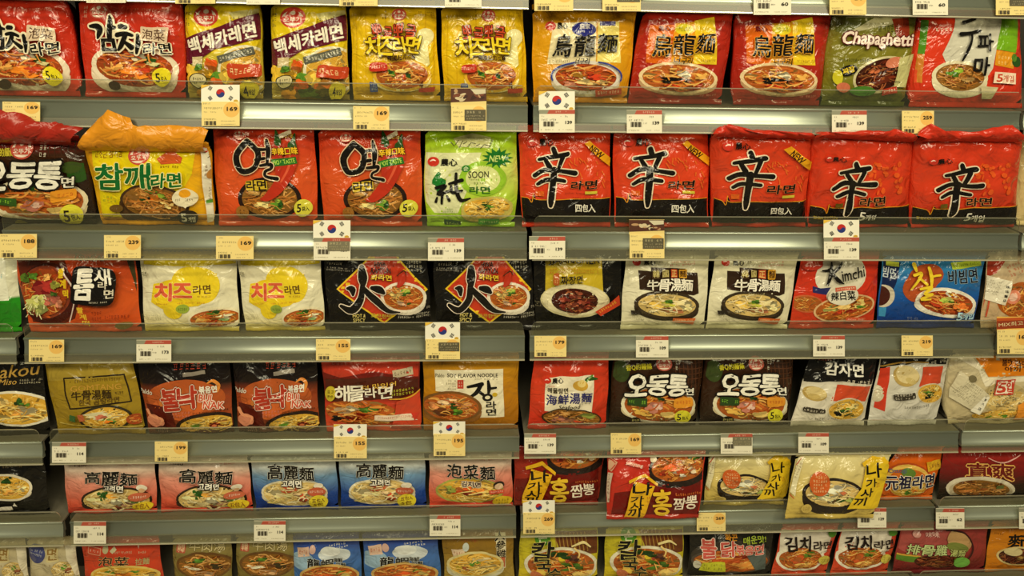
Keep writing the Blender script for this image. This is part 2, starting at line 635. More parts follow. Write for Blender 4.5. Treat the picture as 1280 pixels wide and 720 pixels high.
def build(sp):
    P = place(sp)
    TL, TR, BR, BL = P
    W = np.linalg.norm(TR + BR - TL - BL) / 2
    H = np.linalg.norm(TL + TR - BL - BR) / 2
    n = np.cross(TR - BL, TL - BR)
    n /= np.linalg.norm(n)
    if n[1] > 0:
        n = -n
    ux = (TR + BR - TL - BL) / 2 / W
    vy = (TL + TR - BL - BR) / 2 / H
    vs = .010 / H
    if sp.cut is None or sp.cut is False:
        qpx = [proj(c + n * sp.bf * .8) for c in P]
        sp.cut = cut_art(sp.art, qpx, vs)
        sp.vs = vs
    vs = sp.vs
    rnd = random.Random(sp.seed)
    multi = sp.multi
    pw = (7.0, .8) if multi else (3.2, .8)
    ph = [rnd.uniform(0, 6.28) for _ in range(8)]
    fq = [rnd.uniform(1.5, 4.5) for _ in range(6)]
    ng = NG
    U, VV = np.meshgrid(np.linspace(0, 1, ng + 1), np.linspace(0, 1, ng + 1))
    V = vs + (1 - 2 * vs) * VV

    def prof(x, a, b_):
        return np.maximum(1 - np.abs(2 * x - 1) ** a, 0) ** b_

    def bil(u, v):
        return (BL[None, None] * ((1 - u) * (1 - v))[..., None] + BR[None, None] * (u * (1 - v))[..., None]
                + TL[None, None] * ((1 - u) * v)[..., None] + TR[None, None] * (u * v)[..., None])
    fp = prof(U, *pw) * prof(VV, pw[0] * .8, .75)
    edge = np.exp(-(1 - VV) / .13) + .7 * np.exp(-VV / .12)
    side = np.exp(-U / .1) + np.exp(-(1 - U) / .1)
    wr = (.0034 * sp.crush * edge * np.sin(2 * math.pi * 5.2 * U + ph[0] + 2 * np.sin(4 * U + ph[1]))
          + .0013 * sp.crush * np.sin(2 * math.pi * (fq[0] * U * .6 + fq[1] * VV * .6) + ph[2])
          + .0010 * sp.crush * side * np.sin(2 * math.pi * 4.3 * VV + ph[3])
          + .0010 * sp.crush * np.sin(2 * math.pi * (fq[2] * U - fq[3] * VV * .7) + ph[4]))
    S = bil(U, V)
    bow = .0012 * np.sin(2 * math.pi * VV * 1.3 + ph[5]) + sp.pinch * np.sin(math.pi * VV)
    S = S + ux * ((2 * U - 1) * bow)[..., None]
    front = S + n * ((sp.bf * fp + wr * fp ** .5))[..., None]
    bk = prof(U, 10 if multi else 3.2, .8) * prof(VV, 8 if multi else 3, .75)
    back = S + np.array([0.0, 1.0, 0.0]) * (sp.bb * bk)[..., None]
    # normals of the front sheet
    du = np.gradient(front, axis=1)
    dv = np.gradient(front, axis=0)
    nn = np.cross(du, dv)
    nn /= np.maximum(np.linalg.norm(nn, axis=2)[..., None], 1e-9)
    if (nn @ n).mean() < 0:
        nn = -nn
    base = (BL + BR) / 2
    root = empty(sp.name, base)
    # pouch: front sheet, back sheet, then the print
    m = ng + 1
    verts = list((front - base).reshape(-1, 3))
    norms = list(nn.reshape(-1, 3))
    uvs = list(np.column_stack([U.ravel(), V.ravel()]))
    idx = np.arange(m * m).reshape(m, m)
    bidx = idx.copy()
    kk = m * m
    for i in range(1, m - 1):
        for j in range(1, m - 1):
            bidx[i, j] = kk
            kk += 1
            verts.append(back[i, j] - base)
            norms.append(-n)
            uvs.append((U[i, j], V[i, j]))
    faces, mi = [], []
    for i in range(ng):
        for j in range(ng):
            faces.append((idx[i, j], idx[i, j + 1], idx[i + 1, j + 1], idx[i + 1, j]))
            faces.append((bidx[i, j], bidx[i + 1, j], bidx[i + 1, j + 1], bidx[i, j + 1]))
            mi += [0, 1]
    mats = [film_mat(sp.base, sp.rough), film_mat(sp.side or sp.base, sp.rough)]
    for q in range(m):       # rim normals look outwards
        pass
    CV, CF, CM, cols = sp.cut
    if len(CV):
        gu = np.clip(CV[:, 0] * ng, 0, ng - 1e-6)
        gv = np.clip((CV[:, 1] - vs) / (1 - 2 * vs) * ng, 0, ng - 1e-6)
        iu, iv = gu.astype(int), gv.astype(int)
        a, b_ = (gu - iu)[:, None], (gv - iv)[:, None]

        def lerp(G):
            return G[iv, iu] * (1 - a) * (1 - b_) + G[iv, iu + 1] * a * (1 - b_) + G[iv + 1, iu] * (1 - a) * b_ + G[iv + 1, iu + 1] * a * b_
        Q, NQ = lerp(front), lerp(nn)
        NQ /= np.linalg.norm(NQ, axis=1)[:, None]
        Q = Q + NQ * (.00025 + .00011 * CV[:, 2])[:, None]
        off = len(verts)
        verts += list(Q - base)
        norms += list(NQ)
        uvs += list(CV[:, :2])
        faces += [tuple(i + off for i in q) for q in CF]
        mi += [2 + c for c in CM]
        mats += [film_mat(c, sp.rough) for c in cols]
    link_mesh('pouch', verts, faces, mats, mi, root, uvs, norms)
    # crimped end seals
    for nm, v0, v1 in (('top_seal', 1 - vs, 1.0), ('bottom_seal', vs, 0.0)):
        sv, sf, su = [], [], []
        nc = 44
        for j in range(nc + 1):
            u = j / nc
            for r_, (vv, dy) in enumerate(((v0, 0), ((v0 + v1) / 2, 1), (v1 + (.12 * vs * (1 if j % 2 else -1)) * (1 if v1 > .5 else -.3), 1))):
                c0 = (BL * (1 - u) * (1 - vv) + BR * u * (1 - vv) + TL * (1 - u) * vv + TR * u * vv)
                wv = .0006 * math.sin(j * 1.9) * dy + .0022 * sp.crush * dy * math.sin(6.28 * 1.7 * u + ph[6])
                for sd in (0, 1):
                    sv.append(c0 + n * (wv + (.0006 if sd == 0 else -.0006)) - base)
                    su.append((u, vv))
        for j in range(nc):
            a0, b0 = j * 6, (j + 1) * 6
            for r_ in range(2):
                sf.append((a0 + 2 * r_, b0 + 2 * r_, b0 + 2 * r_ + 2, a0 + 2 * r_ + 2))
                sf.append((a0 + 2 * r_ + 1, a0 + 2 * r_ + 3, b0 + 2 * r_ + 3, b0 + 2 * r_ + 1))
            sf.append((a0 + 4, b0 + 4, b0 + 5, a0 + 5))
        link_mesh(nm, sv, sf, [film_mat(sp.base, sp.rough, 0.0)], None, root, su)
    # gathered film standing up from the top of a multipack's outer bag
    if sp.flap:
        col, pts = sp.flap
        pts = np.array(pts, float).reshape(-1, 2)
        xs = np.interp(np.linspace(0, 1, 25), np.linspace(0, 1, len(pts)), np.arange(len(pts)))
        fv, ff, fu = [], [], []
        topz = max(TL[2], TR[2])
        for j, xq in enumerate(xs):
            i0 = min(int(xq), len(pts) - 2)
            a_ = xq - i0
            pt = pts[i0] * (1 - a_) + pts[i0 + 1] * a_
            px_, py_ = FRM_(sp.frame, *pt)
            hi_ = hit(px_, py_, -.0245)
            u = j / 24
            lo_ = TL * (1 - u) + TR * u + ux * (.004 * (1 - 2 * u)) - vy * .018 + n * (sp.bf * .70)
            mid_ = np.array([lo_[0], -.040, lo_[2] + .015])
            for r_ in range(5):
                s_ = r_ / 4
                c0 = lo_ * (1 - s_) ** 2 + mid_ * 2 * s_ * (1 - s_) + hi_ * s_ * s_
                c0 = c0 + n * .006 * (rnd.random() - .45) * (1 if r_ else 0) + n * .005 * math.sin(j * .9 + r_ * .6) * s_ + vy * .003 * (rnd.random() - .5) * s_
                for sd in (0, 1):
                    fv.append(c0 - n * (.0015 * sd) - base)
                    fu.append((u, 1.0))
        for j in range(24):
            a0, b0 = j * 10, (j + 1) * 10
            for r_ in range(4):
                ff.append((a0 + 2 * r_, b0 + 2 * r_, b0 + 2 * r_ + 2, a0 + 2 * r_ + 2))
                ff.append((a0 + 2 * r_ + 1, a0 + 2 * r_ + 3, b0 + 2 * r_ + 3, b0 + 2 * r_ + 1))
            ff.append((a0 + 8, b0 + 8, b0 + 9, a0 + 9))
        link_mesh('bag_flap', fv, ff, [film_mat(col, .28)], None, root, fu)
    tag(root, sp.label, 'noodle pack', sp.group)
    return root


PACKS = []


def pk(frame, quad, row, base, label, multi=False, group=None, lean=5, up=12, y0=None, hang=False, bf=None, bb=None,
       side=None, rough=.17, crush=1.4, pinch=0.0, flap=None, name=None, fr=None):
    """start a new pack; the art calls that follow are printed on it"""
    global ART, FRM, LAY
    sp = Spec()
    sp.frame, sp.quad, sp.row, sp.base, sp.label, sp.multi, sp.group = frame, quad, row, base, label, multi, group
    sp.lean, sp.up, sp.hang, sp.side, sp.rough, sp.crush, sp.pinch, sp.flap = lean, up, hang, side, rough, crush, pinch, flap
    sp.bf = bf if bf is not None else (.016 if multi else .014)
    sp.bb = bb if bb is not None else (.10 if multi else .022)
    sp.y0 = y0 if y0 is not None else .0166 + sp.bf
    if flap:
        sp.lean, sp.y0 = -7, sp.y0 + .007
    sp.name = name or ('noodle_multipack' if multi else 'noodle_pack')
    sp.art, sp.cut = [], None
    sp.seed = len(PACKS) + 11
    ART, FRM, LAY = sp.art, FR[fr or frame], 0
    PACKS.append(sp)
    return sp


def dup(src, frame, quad, label, **kw):
    """another pack of the same print"""
    sp = Spec()
    sp.__dict__.update(src.__dict__)
    sp.flap = None
    sp.frame, sp.quad, sp.label = frame, quad, label
    sp.__dict__.update(kw)
    sp.src = src
    if kw.get('flap') and not src.flap:
        sp.lean, sp.y0 = -7, src.y0 + .007
    elif src.flap and not kw.get('flap') and 'lean' not in kw:
        sp.lean, sp.y0 = 5, src.y0 - .007
    sp.seed = len(PACKS) + 11
    PACKS.append(sp)
    return sp


# ------------------------------------------------------------------ the setting
BACK_Y = .46


def struct(name, v, fc, m):
    o = link_mesh(name, v, fc, [m], smooth=False)
    o['kind'] = 'structure'
    return o


struct('wall_back', *box_mesh(-2.2, 2.6, BACK_Y, BACK_Y + .04, 0.0, 2.3), plain_mat('dark_back_panel', (46, 42, 36), .6, noise=.1))
struct('floor', *box_mesh(-2.2, 2.6, -3.4, BACK_Y + .04, -.05, 0.0), plain_mat('store_floor', (150, 140, 120), .4, noise=.1, scale=4))

M_BOARD = plain_mat('shelf_enamel', (120, 114, 98), .5, noise=.08)
M_RAIL = plain_mat('rail_aluminium', (178, 186, 170), .36, .7, noise=.05, scale=9)
M_CLEAR = clear_mat('clear_flap', (.90, .90, .84), .035, .3, ((200, 198, 170), .10))
M_GUARD = clear_mat('clear_guard', (.93, .94, .87), .05, .12, ((150, 150, 120), .04))
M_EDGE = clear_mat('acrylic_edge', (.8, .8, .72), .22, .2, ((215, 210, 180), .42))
M_LIP = clear_mat('flap_lip', (.8, .8, .72), .25, .2, ((235, 228, 196), .62))
ORD = ['top', 'second', 'third', 'fourth', 'fifth', 'sixth', 'lowest']
L_END = [-.90, -.90, -.895, -.893, -.880, -.868, -.86]
MID = [.126, .130, .135, .136, .130, .127, .125]
R_END = [1.150, 1.120, 1.175, 1.172, 1.140, 1.122, 1.110]


def shelf(row, x0, x1, bay, note):
    zt, zl = TOPZ[row], ZC + LIPS[row]
    xm = (x0 + x1) / 2
    root = empty('store_shelf', (xm, 0, zt))
    a, b_ = x0 - xm, x1 - xm
    # board with a folded-down front and back edge
    prof = [(.004, 0), (BACK_Y - .002, 0), (BACK_Y - .002, -.03), (BACK_Y - .006, -.03), (BACK_Y - .006, -.004),
            (.012, -.004), (.012, -.026), (.007, -.026), (.007, -.004), (.004, -.003)]
    v, fc = extrude_x(prof[::-1], a, b_)
    link_mesh('shelf_board', v, fc, [M_BOARD], parent=root, smooth=False)
    prof = [(.0065, -.0005), (.003, 0), (.0006, -.0006), (-.0006, -.002), (-.0004, -.004), (.0016, -.0055), (.0014, -.008), (.0010, -.012), (0, -.017),
            (-.0014, -.022), (-.0034, -.0265), (-.0052, -.0300), (-.0058, -.0335), (-.0050, -.0362), (-.0030, -.0372), (.0065, -.0372)]
    v, fc = extrude_x(prof, a, b_)
    o = link_mesh('price_rail', v, fc, [M_RAIL], parent=root)
    for q in o.data.polygons:
        if len(q.vertices) > 4:
            q.use_smooth = False
    # clear ticket flap with a thick lower lip
    zf = zl - zt
    prof = [(-.0050, -.034), (-.0064, -.034), (-.0106, zf + .0032), (-.0106, zf + .0030), (-.0092, zf + .0030)]
    v, fc = extrude_x([(-.0060, -.0335), (-.0074, -.0335), (-.0110, zf + .003), (-.0096, zf + .003)], a, b_)
    v2, f2 = extrude_x([(-.0072, zf + .003), (-.0122, zf + .003), (-.0126, zf + .0012), (-.0116, zf), (-.0080, zf)], a, b_)
    mi = [0] * len(fc) + [1] * len(f2)
    link_mesh('label_flap', v + v2, fc + [tuple(i + len(v) for i in q) for q in f2], [M_CLEAR, M_LIP], mi, root, smooth=False)
    # clear guard standing on the front edge, rounded at its upper corners
    h, rr = GUARDS[row], .014
    out = [(a + .003, -.001), (b_ - .003, -.001)]
    for q in range(7):
        an = math.radians(15 * q)
        out.append((b_ - .003 - rr + rr * math.cos(an), h - rr + rr * math.sin(an)))
    for q in range(7):
        an = math.radians(90 + 15 * q)
        out.append((a + .003 + rr + rr * math.cos(an), h - rr + rr * math.sin(an)))
    n = len(out)
    v = [(x, .0015, z) for x, z in out] + [(x, .0037, z) for x, z in out]
    fc = [tuple(range(n)), tuple(range(2 * n - 1, n - 1, -1))]
    mi = [0, 0]
    for i in range(n):
        j = (i + 1) % n
        fc.append((i, n + i, n + j, j))
        mi.append(1)
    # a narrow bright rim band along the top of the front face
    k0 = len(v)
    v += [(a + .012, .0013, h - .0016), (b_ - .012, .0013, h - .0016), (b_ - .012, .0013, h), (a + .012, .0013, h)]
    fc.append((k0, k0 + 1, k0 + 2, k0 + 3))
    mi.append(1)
    link_mesh('front_guard', v, fc, [M_GUARD, M_EDGE], mi, root, smooth=False)
    tag(root, note, 'shelf', 'store shelves with price rails')
    return root


NOTE_L = ['grey shelf rail along the upper left border above the red kimchi multipacks',
          'grey metal shelf under the two red kimchi multipacks and two yellow ones',
          'grey metal shelf under the lime green multipack and two red chilli ones',
          'grey metal shelf under the two black packs with red diamonds',
          'grey metal shelf under the gold pack and two black flame packs',
          'grey metal shelf under the two pink and two blue soup packs',
          'lowest grey shelf under the two blue lobster noodle packs']
NOTE_R = ['grey shelf rail along the upper right border above the olive pack',
          'grey metal shelf under the olive pack and two dark red udon packs',
          'grey metal shelf under the five red packs with big black character',
          'grey metal shelf under the bright blue pack and two white beef soup packs',
          'grey metal shelf under the two potato noodle packs',
          'grey metal shelf under the orange pack and two cream house-sign packs',
          'lowest grey shelf at the lower right under two small kimchi packs']
for r_ in range(7):
    if NOTE_L[r_]:
        shelf(r_, L_END[r_], MID[r_], 'left', NOTE_L[r_])
    shelf(r_, MID[r_] + .011, R_END[r_], 'right', NOTE_R[r_])
for r_, nt_ in ((3, 'short grey shelf end at the left border under the green and white pack'),
                (4, 'short grey shelf end at the left border under the black pack with gold script'),
                (5, 'short grey shelf end at the left border under the lower black bowl pack')):
    shelf(r_, -1.50, L_END[r_] - .016, 'far left', nt_)
for r_, nt_ in ((1, 'grey shelf end at the upper right border beside the red and green multipack shelf'),
                (2, 'grey shelf end at the right border beside the shelf of red multipacks'),
                (3, 'grey shelf end at the right border holding the orange header price card'),
                (4, 'grey shelf end at the right border under the clear bag of ring noodles'),
                (5, 'grey shelf end at the right border under the dark red bowl pack'),
                (6, 'lowest grey shelf end in the lower right corner of the picture')):
    shelf(r_, R_END[r_] + .008, 1.75, 'far right', nt_)

for x_, nt_ in ((-.885, 'dark steel upright behind the left shelf joint'), (.135, 'dark steel upright behind the middle shelf joint'),
                (1.145, 'dark steel upright behind the right shelf joint')):
    pv, pf = box_mesh(-.014, .014, 0, .035, 0, 2.2)
    o_ = link_mesh('upright_post', pv, pf, [plain_mat('post_enamel', (58, 54, 46), .5)], smooth=False)
    o_.location = (x_, BACK_Y - .036, 0)
    tag(o_, nt_, 'post', 'shelf uprights')


# ------------------------------------------------------------------ price tags
def card(name, quadpx, y, art, base, parent=None, thick=.0009):
    """a flat printed card held in front of a rail: art is in photo pixels"""
    P = [hit(x, yy, y) for x, yy in quadpx]
    c = (P[2] + P[3]) / 2
    org = c if parent is None else np.array(parent['_o'])
    xs, zs_ = [q[0] for q in P], [q[2] for q in P]
    v = [q - org for q in P] + [q - org + np.array([0, thick, 0]) for q in P]
    fc = [(3, 2, 1, 0), (4, 5, 6, 7), (0, 1, 5, 4), (1, 2, 6, 5), (2, 3, 7, 6), (3, 0, 4, 7)]
    cols, mi = [], [0] * 6
    for col, lay, av, af in art:
        if col not in cols:
            cols.append(col)
        off = len(v)
        v += [hit(x, yy, y - .0001 - .00005 * lay) - org for x, yy in av]
        fc += [tuple(i + off for i in q) for q in af]
        mi += [1 + cols.index(col)] * len(af)
    mats = [plain_mat('ticket_card', base, .55)] + [plain_mat('ticket_ink', q, .55) for q in cols]
    if parent is None:
        o = link_mesh(name, v, fc, mats, mi, None, smooth=False)
        o.location = c
        o['_o'] = [float(q) for q in c]
    else:
        o = link_mesh(name, v, fc, mats, mi, parent, smooth=False)
    return o


def start():
    global ART, FRM, LAY
    ART, FRM, LAY = [], (0, 0, 1.0), 0


def price_tag(x0, y0, x1, y1, kind, price, label, flag=None, block=False, sk=0.0):
    """kind y: yellow card with an orange disc; w: white card with a red heading; flag: f national flag, p photo heading, o orange heading"""
    start()
    w, h = x1 - x0, y1 - y0
    X = lambda u: x0 + u * w
    Y = lambda v_: y0 + v_ * h
    INK, GY = (70, 62, 48), (150, 140, 112)
    if kind == 'y':
        e((246, 196, 104), X(.78), Y(.33), w * .21, h * .31)
        mt(X(.13), Y(.08), w * .2, h * .1, GY, 4)
        mt(X(.30), Y(.27), w * .5, h * .11, (110, 100, 78), 7)
        mt(X(.22), Y(.43), w * .34, h * .08, GY, 6)
        mt(X(.24), Y(.72), w * .38, h * .09, (90, 82, 62), 7)
        mt(X(.70), Y(.80), w * .4, h * .07, GY, 8)
        mt(X(.70), Y(.93), w * .4, h * .06, GY, 8)
        for i in range(9):
            box(INK, X(.08 + .035 * i), Y(.88), w * (.012 + .012 * (i * 7 % 3)), h * .17)
        if price:
            t(price, X(.80), Y(.30), w * .27, h * .15, INK, b=.09)
        base = (250, 226, 150)
    else:
        p((188, 84, 66), X(.28), Y(0.01), X(1), Y(.01), X(1), Y(.19), X(.22), Y(.19))
        p((150, 150, 130), X(0), Y(0.01), X(.28), Y(.01), X(.22), Y(.19), X(0), Y(.19))
        mt(X(.62), Y(.1), w * .34, h * .11, (240, 214, 190), 5)
        mt(X(.10), Y(.29), w * .1, h * .08, GY, 2)
        mt(X(.70), Y(.30), w * .22, h * .11, INK, 4)
        mt(X(.27), Y(.44), w * .42, h * .12, INK, 7)
        for i in range(10):
            box(INK, X(.12 + .033 * i), Y(.63), w * (.012 + .012 * (i * 5 % 3)), h * .22)
        mt(X(.52), Y(.58), w * .12, h * .09, INK, 3)
        mt(X(.22), Y(.88), w * .36, h * .07, GY, 7)
        mt(X(.74), Y(.88), w * .4, h * .06, GY, 8)
        if price:
            t(price, X(.83), Y(.56), w * .18, h * .13, INK, b=.09)
        base = (246, 240, 218)
    if block:
        p((92, 86, 66) if kind == 'y' else (126, 120, 98), X(.38), Y(.16), X(.98), Y(.16), X(.98), Y(.60), X(.38), Y(.60))
        mt(X(.68), Y(.26), w * .5, h * .13, (208, 196, 156), 5)
        mt(X(.68), Y(.41), w * .54, h * .08, (190, 178, 140), 8)
        mt(X(.68), Y(.52), w * .5, h * .08, (190, 178, 140), 7)
    a1 = ART
    o = card('price_tag', [(x0, y0), (x1, y0 + sk), (x1, y1 + sk), (x0, y1)], -.0150, a1, base)
    if flag:
        start()
        fy0, fy1 = flag[1], y0 + h * (.06 if flag[0] != 'p' else .02)
        fh = fy1 - fy0
        fx = lambda u: x0 - .5 + u * (w + .5)
        fv = lambda v_: fy0 + v_ * fh
        if flag[0] == 'f':
            cx, cyy, rr = fx(.5), fv(.46), fh * .235
            a = np.linspace(0, 2 * math.pi, 28, endpoint=False)
            ro = math.radians(28)
            e((196, 40, 34), cx, cyy, rr, rr)
            low = [(cx + rr * math.cos(q + ro), cyy + rr * math.sin(q + ro)) for q in np.linspace(0, math.pi, 16)]
            put((34, 52, 128), low, [tuple(range(len(low)))])
            e((196, 40, 34), cx - rr / 2 * math.cos(ro), cyy - rr / 2 * math.sin(ro), rr / 2, rr / 2)
            e((34, 52, 128), cx + rr / 2 * math.cos(ro), cyy + rr / 2 * math.sin(ro), rr / 2, rr / 2)
            for sx, sy, an in ((-1, -1, -56), (1, -1, 56), (-1, 1, 56), (1, 1, -56)):
                tx, ty = cx + sx * w * .27, cyy + sy * fh * .27
                c_, s_ = math.cos(math.radians(an + 90)), math.sin(math.radians(an + 90))
                for q in (-1, 0, 1):
                    if (sx, sy) == (1, -1) and q == 0 or (sx, sy) == (1, 1):
                        for d_ in (-1, 1):
                            L_ = fh * .06
                            ax_, ay_ = tx + q * fh * .065 * c_, ty + q * fh * .065 * s_
                            box(BK, ax_ - d_ * s_ * L_, ay_ + d_ * c_ * L_, fh * .10, fh * .04, an)
                    else:
                        box(BK, tx + q * fh * .065 * c_, ty + q * fh * .065 * s_, fh * .22, fh * .04, an)
            e((214, 170, 50), fx(.9), fv(.88), w * .06, fh * .07)
            p((240, 196, 70), fx(.0), fv(0), fx(.24), fv(0), fx(.0), fv(.2))
            fb = (250, 246, 230)
        elif flag[0] == 'p':
            p((84, 44, 30), fx(0), fv(.02), fx(1), fv(.02), fx(1), fv(.72), fx(0), fv(.80))
            for i in range(16):
                rn = random.Random(i + int(x0))
                e([(120, 62, 40), (60, 30, 22), (190, 150, 110), (214, 196, 160)][i % 4], fx(rn.uniform(.08, .92)), fv(rn.uniform(.15, .65)),
                  w * rn.uniform(.05, .13), fh * rn.uniform(.05, .12), rn.uniform(-40, 40), 10)
            p((216, 206, 178), fx(.55), fv(.06), fx(.98), fv(.06), fx(.98), fv(.3), fx(.7), fv(.36))
            fb = (238, 214, 140)
        else:
            p((196, 84, 30), fx(0), fv(.1), fx(1), fv(.02), fx(1), fv(.66), fx(0), fv(.92))
            p((150, 56, 22), fx(0), fv(.3), fx(1), fv(.2), fx(1), fv(.78), fx(0), fv(.86))
            t('MIX최고', fx(.42), fv(.5), w * .74, fh * .3, (246, 222, 170), b=.04, r=-5)
            fb = (240, 190, 90)
        a2 = ART
        fl = card('flag_header' if flag[0] == 'f' else 'picture_header', [(x0 - .5, fy0), (x1, fy0), (x1, fy1), (x0 - .5, fy1)], -.0138, a2, fb, o)
        fl['label'] = {'f': 'South Korean flag heading of the tag', 'p': 'dark food photo heading of the tag', 'o': 'orange heading card of the tag'}[flag[0]]
    del o['_o']
    tag(o, label, 'price tag', 'price tags along the shelf rails')


# ------------------------------------------------------------------ artwork, pack by pack (coordinates read off enlargements of the photo)
CREAM, BLK, RED, YEL, WHT = (240, 228, 196), (20, 17, 14), (196, 34, 22), (238, 206, 36), (250, 246, 232)


def logo(cx, cy, rx, ry, ring=(206, 62, 58), inn=(244, 224, 206), r=0):
    """round red maker's mark with a white ring and three small letters"""
    e(ring, cx, cy, rx, ry, r)
    e(inn, cx, cy + ry * .08, rx * .84, ry * .72, r)
    e(ring, cx, cy - ry * .12, rx * .55, ry * .62, r)
    box(ring, cx, cy + ry * .22, rx * 1.7, ry * .62, r, ry * .2)
    t('오뚜기', cx, cy + ry * .22, rx * 1.35, ry * .46, inn, b=.06, r=r)
    e(inn, cx, cy - ry * .42, rx * .2, ry * .2, r)


def dot_logo(cx, cy, r_, tx, ty, tw, th, col=BLK, rot=0, body='農心'):
    e((206, 34, 30), cx, cy, r_ * 1.15, r_, rot)
    k((250, 226, 214), [(cx - r_ * .6, cy - r_ * .1, r_ * .2), (cx - r_ * .1, cy - r_ * .35, r_ * .3), (cx + r_ * .4, cy - r_ * .2, r_ * .15)])
    t(body, tx, ty, tw, th, col, b=.05, r=rot)


def badge(cx, cy, rx, ry, big, small, col=(238, 220, 40), ink=(40, 30, 16), rot=0):
    e(col, cx, cy, rx, ry, rot)
    t(big, cx - rx * .38, cy + ry * .02, rx * .5, ry * .95, ink, b=.05, r=rot)
    t(small, cx + rx * .34, cy + ry * .12, rx * .72, ry * .52, ink, b=.03, r=rot)


# ======== top shelf
pk('A1', [374, 14, 882, 14, 905, 468, 414, 470], 1, ('g', (0, (190, 34, 22)), (.25, (206, 36, 24)), (1, (188, 26, 20))),
   'red multipack with black brush title over a noodle bowl, whole one at the upper left', True, 'red kimchi multipacks on the top shelf')
KIM = PACKS[-1]
mt(412, 55, 22, 60, (232, 196, 170), 1, 3)
logo(478, 52, 46, 38)
mt(740, 45, 170, 16, (224, 120, 90), 12)
f(655, 325, 185, 92, 'red', (238, 222, 196), 26, 6, body=((226, 206, 178), 126),
  g=[(PK, -.35, -.55, .28, .2), ((240, 226, 190), .05, -.62, .34, .3), (DG, .45, -.42, .22, .24), ((206, 196, 140), .5, -.3, .2, .14), (OR, -.1, .2, .4, .3), (RD, .3, .1, .25, .2), ((250, 180, 90), -.4, .1, .2, .18)])
for cc, ex in ((CREAM, 9), (BLK, 0)):
    k(cc, [(452, 122, 16 + ex * 2), (478, 122, 28 + ex * 2), (498, 140, 30 + ex * 2), (492, 166, 22 + ex * 2), (486, 186, 10 + ex)])
    k(cc, [(538, 82, 10 + ex * 2), (546, 112, 26 + ex * 2), (548, 176, 26 + ex * 2)])
    k(cc, [(552, 132, 22 + ex * 2), (572, 136, 14 + ex * 2)])
    t('ㅁ', 540, 215, 62, 56, cc, b=.15 + ex * .016, r=-4)
    k(cc, [(594, 130, 24 + ex * 2), (618, 134, 20 + ex * 2)])
    k(cc, [(584, 166, 20 + ex * 2), (620, 162, 18 + ex * 2), (648, 170, 14 + ex * 2)])
    k(cc, [(618, 172, 22 + ex * 2), (602, 210, 22 + ex * 2), (584, 236, 12 + ex * 2)])
    k(cc, [(618, 198, 14 + ex * 2), (650, 224, 26 + ex * 2)])
    k(cc, [(672, 168, 14 + ex * 2), (678, 210, 24 + ex * 2), (676, 252, 14 + ex * 2)])
box((220, 196, 168), 752, 165, 132, 74, 6, 8)
t('泡菜', 752, 165, 112, 54, (90, 60, 44), r=5, b=.02)
t('라면', 768, 236, 120, 54, BLK, o=CREAM, ow=.09, b=.06, r=-4)
badge(790, 366, 44, 44, '5', '包入')
e((60, 36, 20), 562, 402, 34, 20)
mt(820, 452, 90, 12, (230, 150, 130), 8)
dup(KIM, 'A1', [-150, 14, 318, 14, 396, 466, -120, 470], 'red multipack with black brush title, cut off by the upper left border', group='red kimchi multipacks on the top shelf')

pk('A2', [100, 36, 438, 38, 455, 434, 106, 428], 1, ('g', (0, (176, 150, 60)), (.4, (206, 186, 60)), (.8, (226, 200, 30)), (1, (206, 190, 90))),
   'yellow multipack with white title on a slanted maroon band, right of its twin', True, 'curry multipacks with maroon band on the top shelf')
CUR = PACKS[-1]
p((226, 196, 24), 100, 30, 440, 30, 446, 200, 100, 260)
p((226, 214, 140), 300, 60, 440, 40, 448, 70, 320, 90)
mt(118, 76, 22, 90, (80, 70, 40), 1, 4)
logo(200, 76, 56, 46, ring=(206, 44, 40))
mt(340, 86, 96, 24, (110, 90, 20), 6, 1, -10)
f(370, 310, 110, 96, 'yel', (236, 228, 196), 14, -8, seed=9)
p((96, 22, 42), 98, 176, 424, 62, 452, 170, 240, 222, 100, 304)
t('백세카레면', 268, 172, 300, 66, (246, 238, 220), o=(70, 14, 30), ow=.04, b=.06, r=-15, sh=.1)
box((96, 96, 84), 332, 246, 166, 34, -15)
mt(332, 246, 152, 24, (230, 224, 196), 9, 1, -15)
p((206, 186, 140), 134, 256, 182, 252, 178, 306, 136, 310)
for cx, cy, rx, ry, cc in ((140, 330, 40, 40, (232, 190, 60)), (218, 290, 36, 34, (210, 84, 26)), (198, 330, 34, 28, (226, 170, 40)), (246, 336, 30, 22, GR), (292, 350, 36, 36, (236, 200, 80)),
                           (170, 300, 20, 16, GR), (238, 372, 40, 26, (206, 96, 30)), (330, 374, 40, 24, (224, 120, 40)), (280, 398, 60, 24, (90, 110, 40)), (356, 400, 60, 26, (120, 110, 40)), (180, 400, 40, 22, (216, 150, 40))):
    heap(cc, cx, cy, rx, ry)
e(BLK, 170, 354, 30, 26)
e((214, 200, 150), 170, 354, 27, 23)
mt(170, 354, 40, 24, BLK, 4, 2)
box((196, 50, 26), 366, 316, 122, 54, 2, 10)
mt(366, 316, 106, 34, (250, 220, 160), 5, 1, 2)
badge(388, 390, 34, 34, '4', '개입', (226, 206, 50))
dup(CUR, 'A1', [893, 32, 1262, 34, 1282, 468, 912, 470], 'yellow multipack with white title on a slanted maroon band, beside the red kimchi multipack')

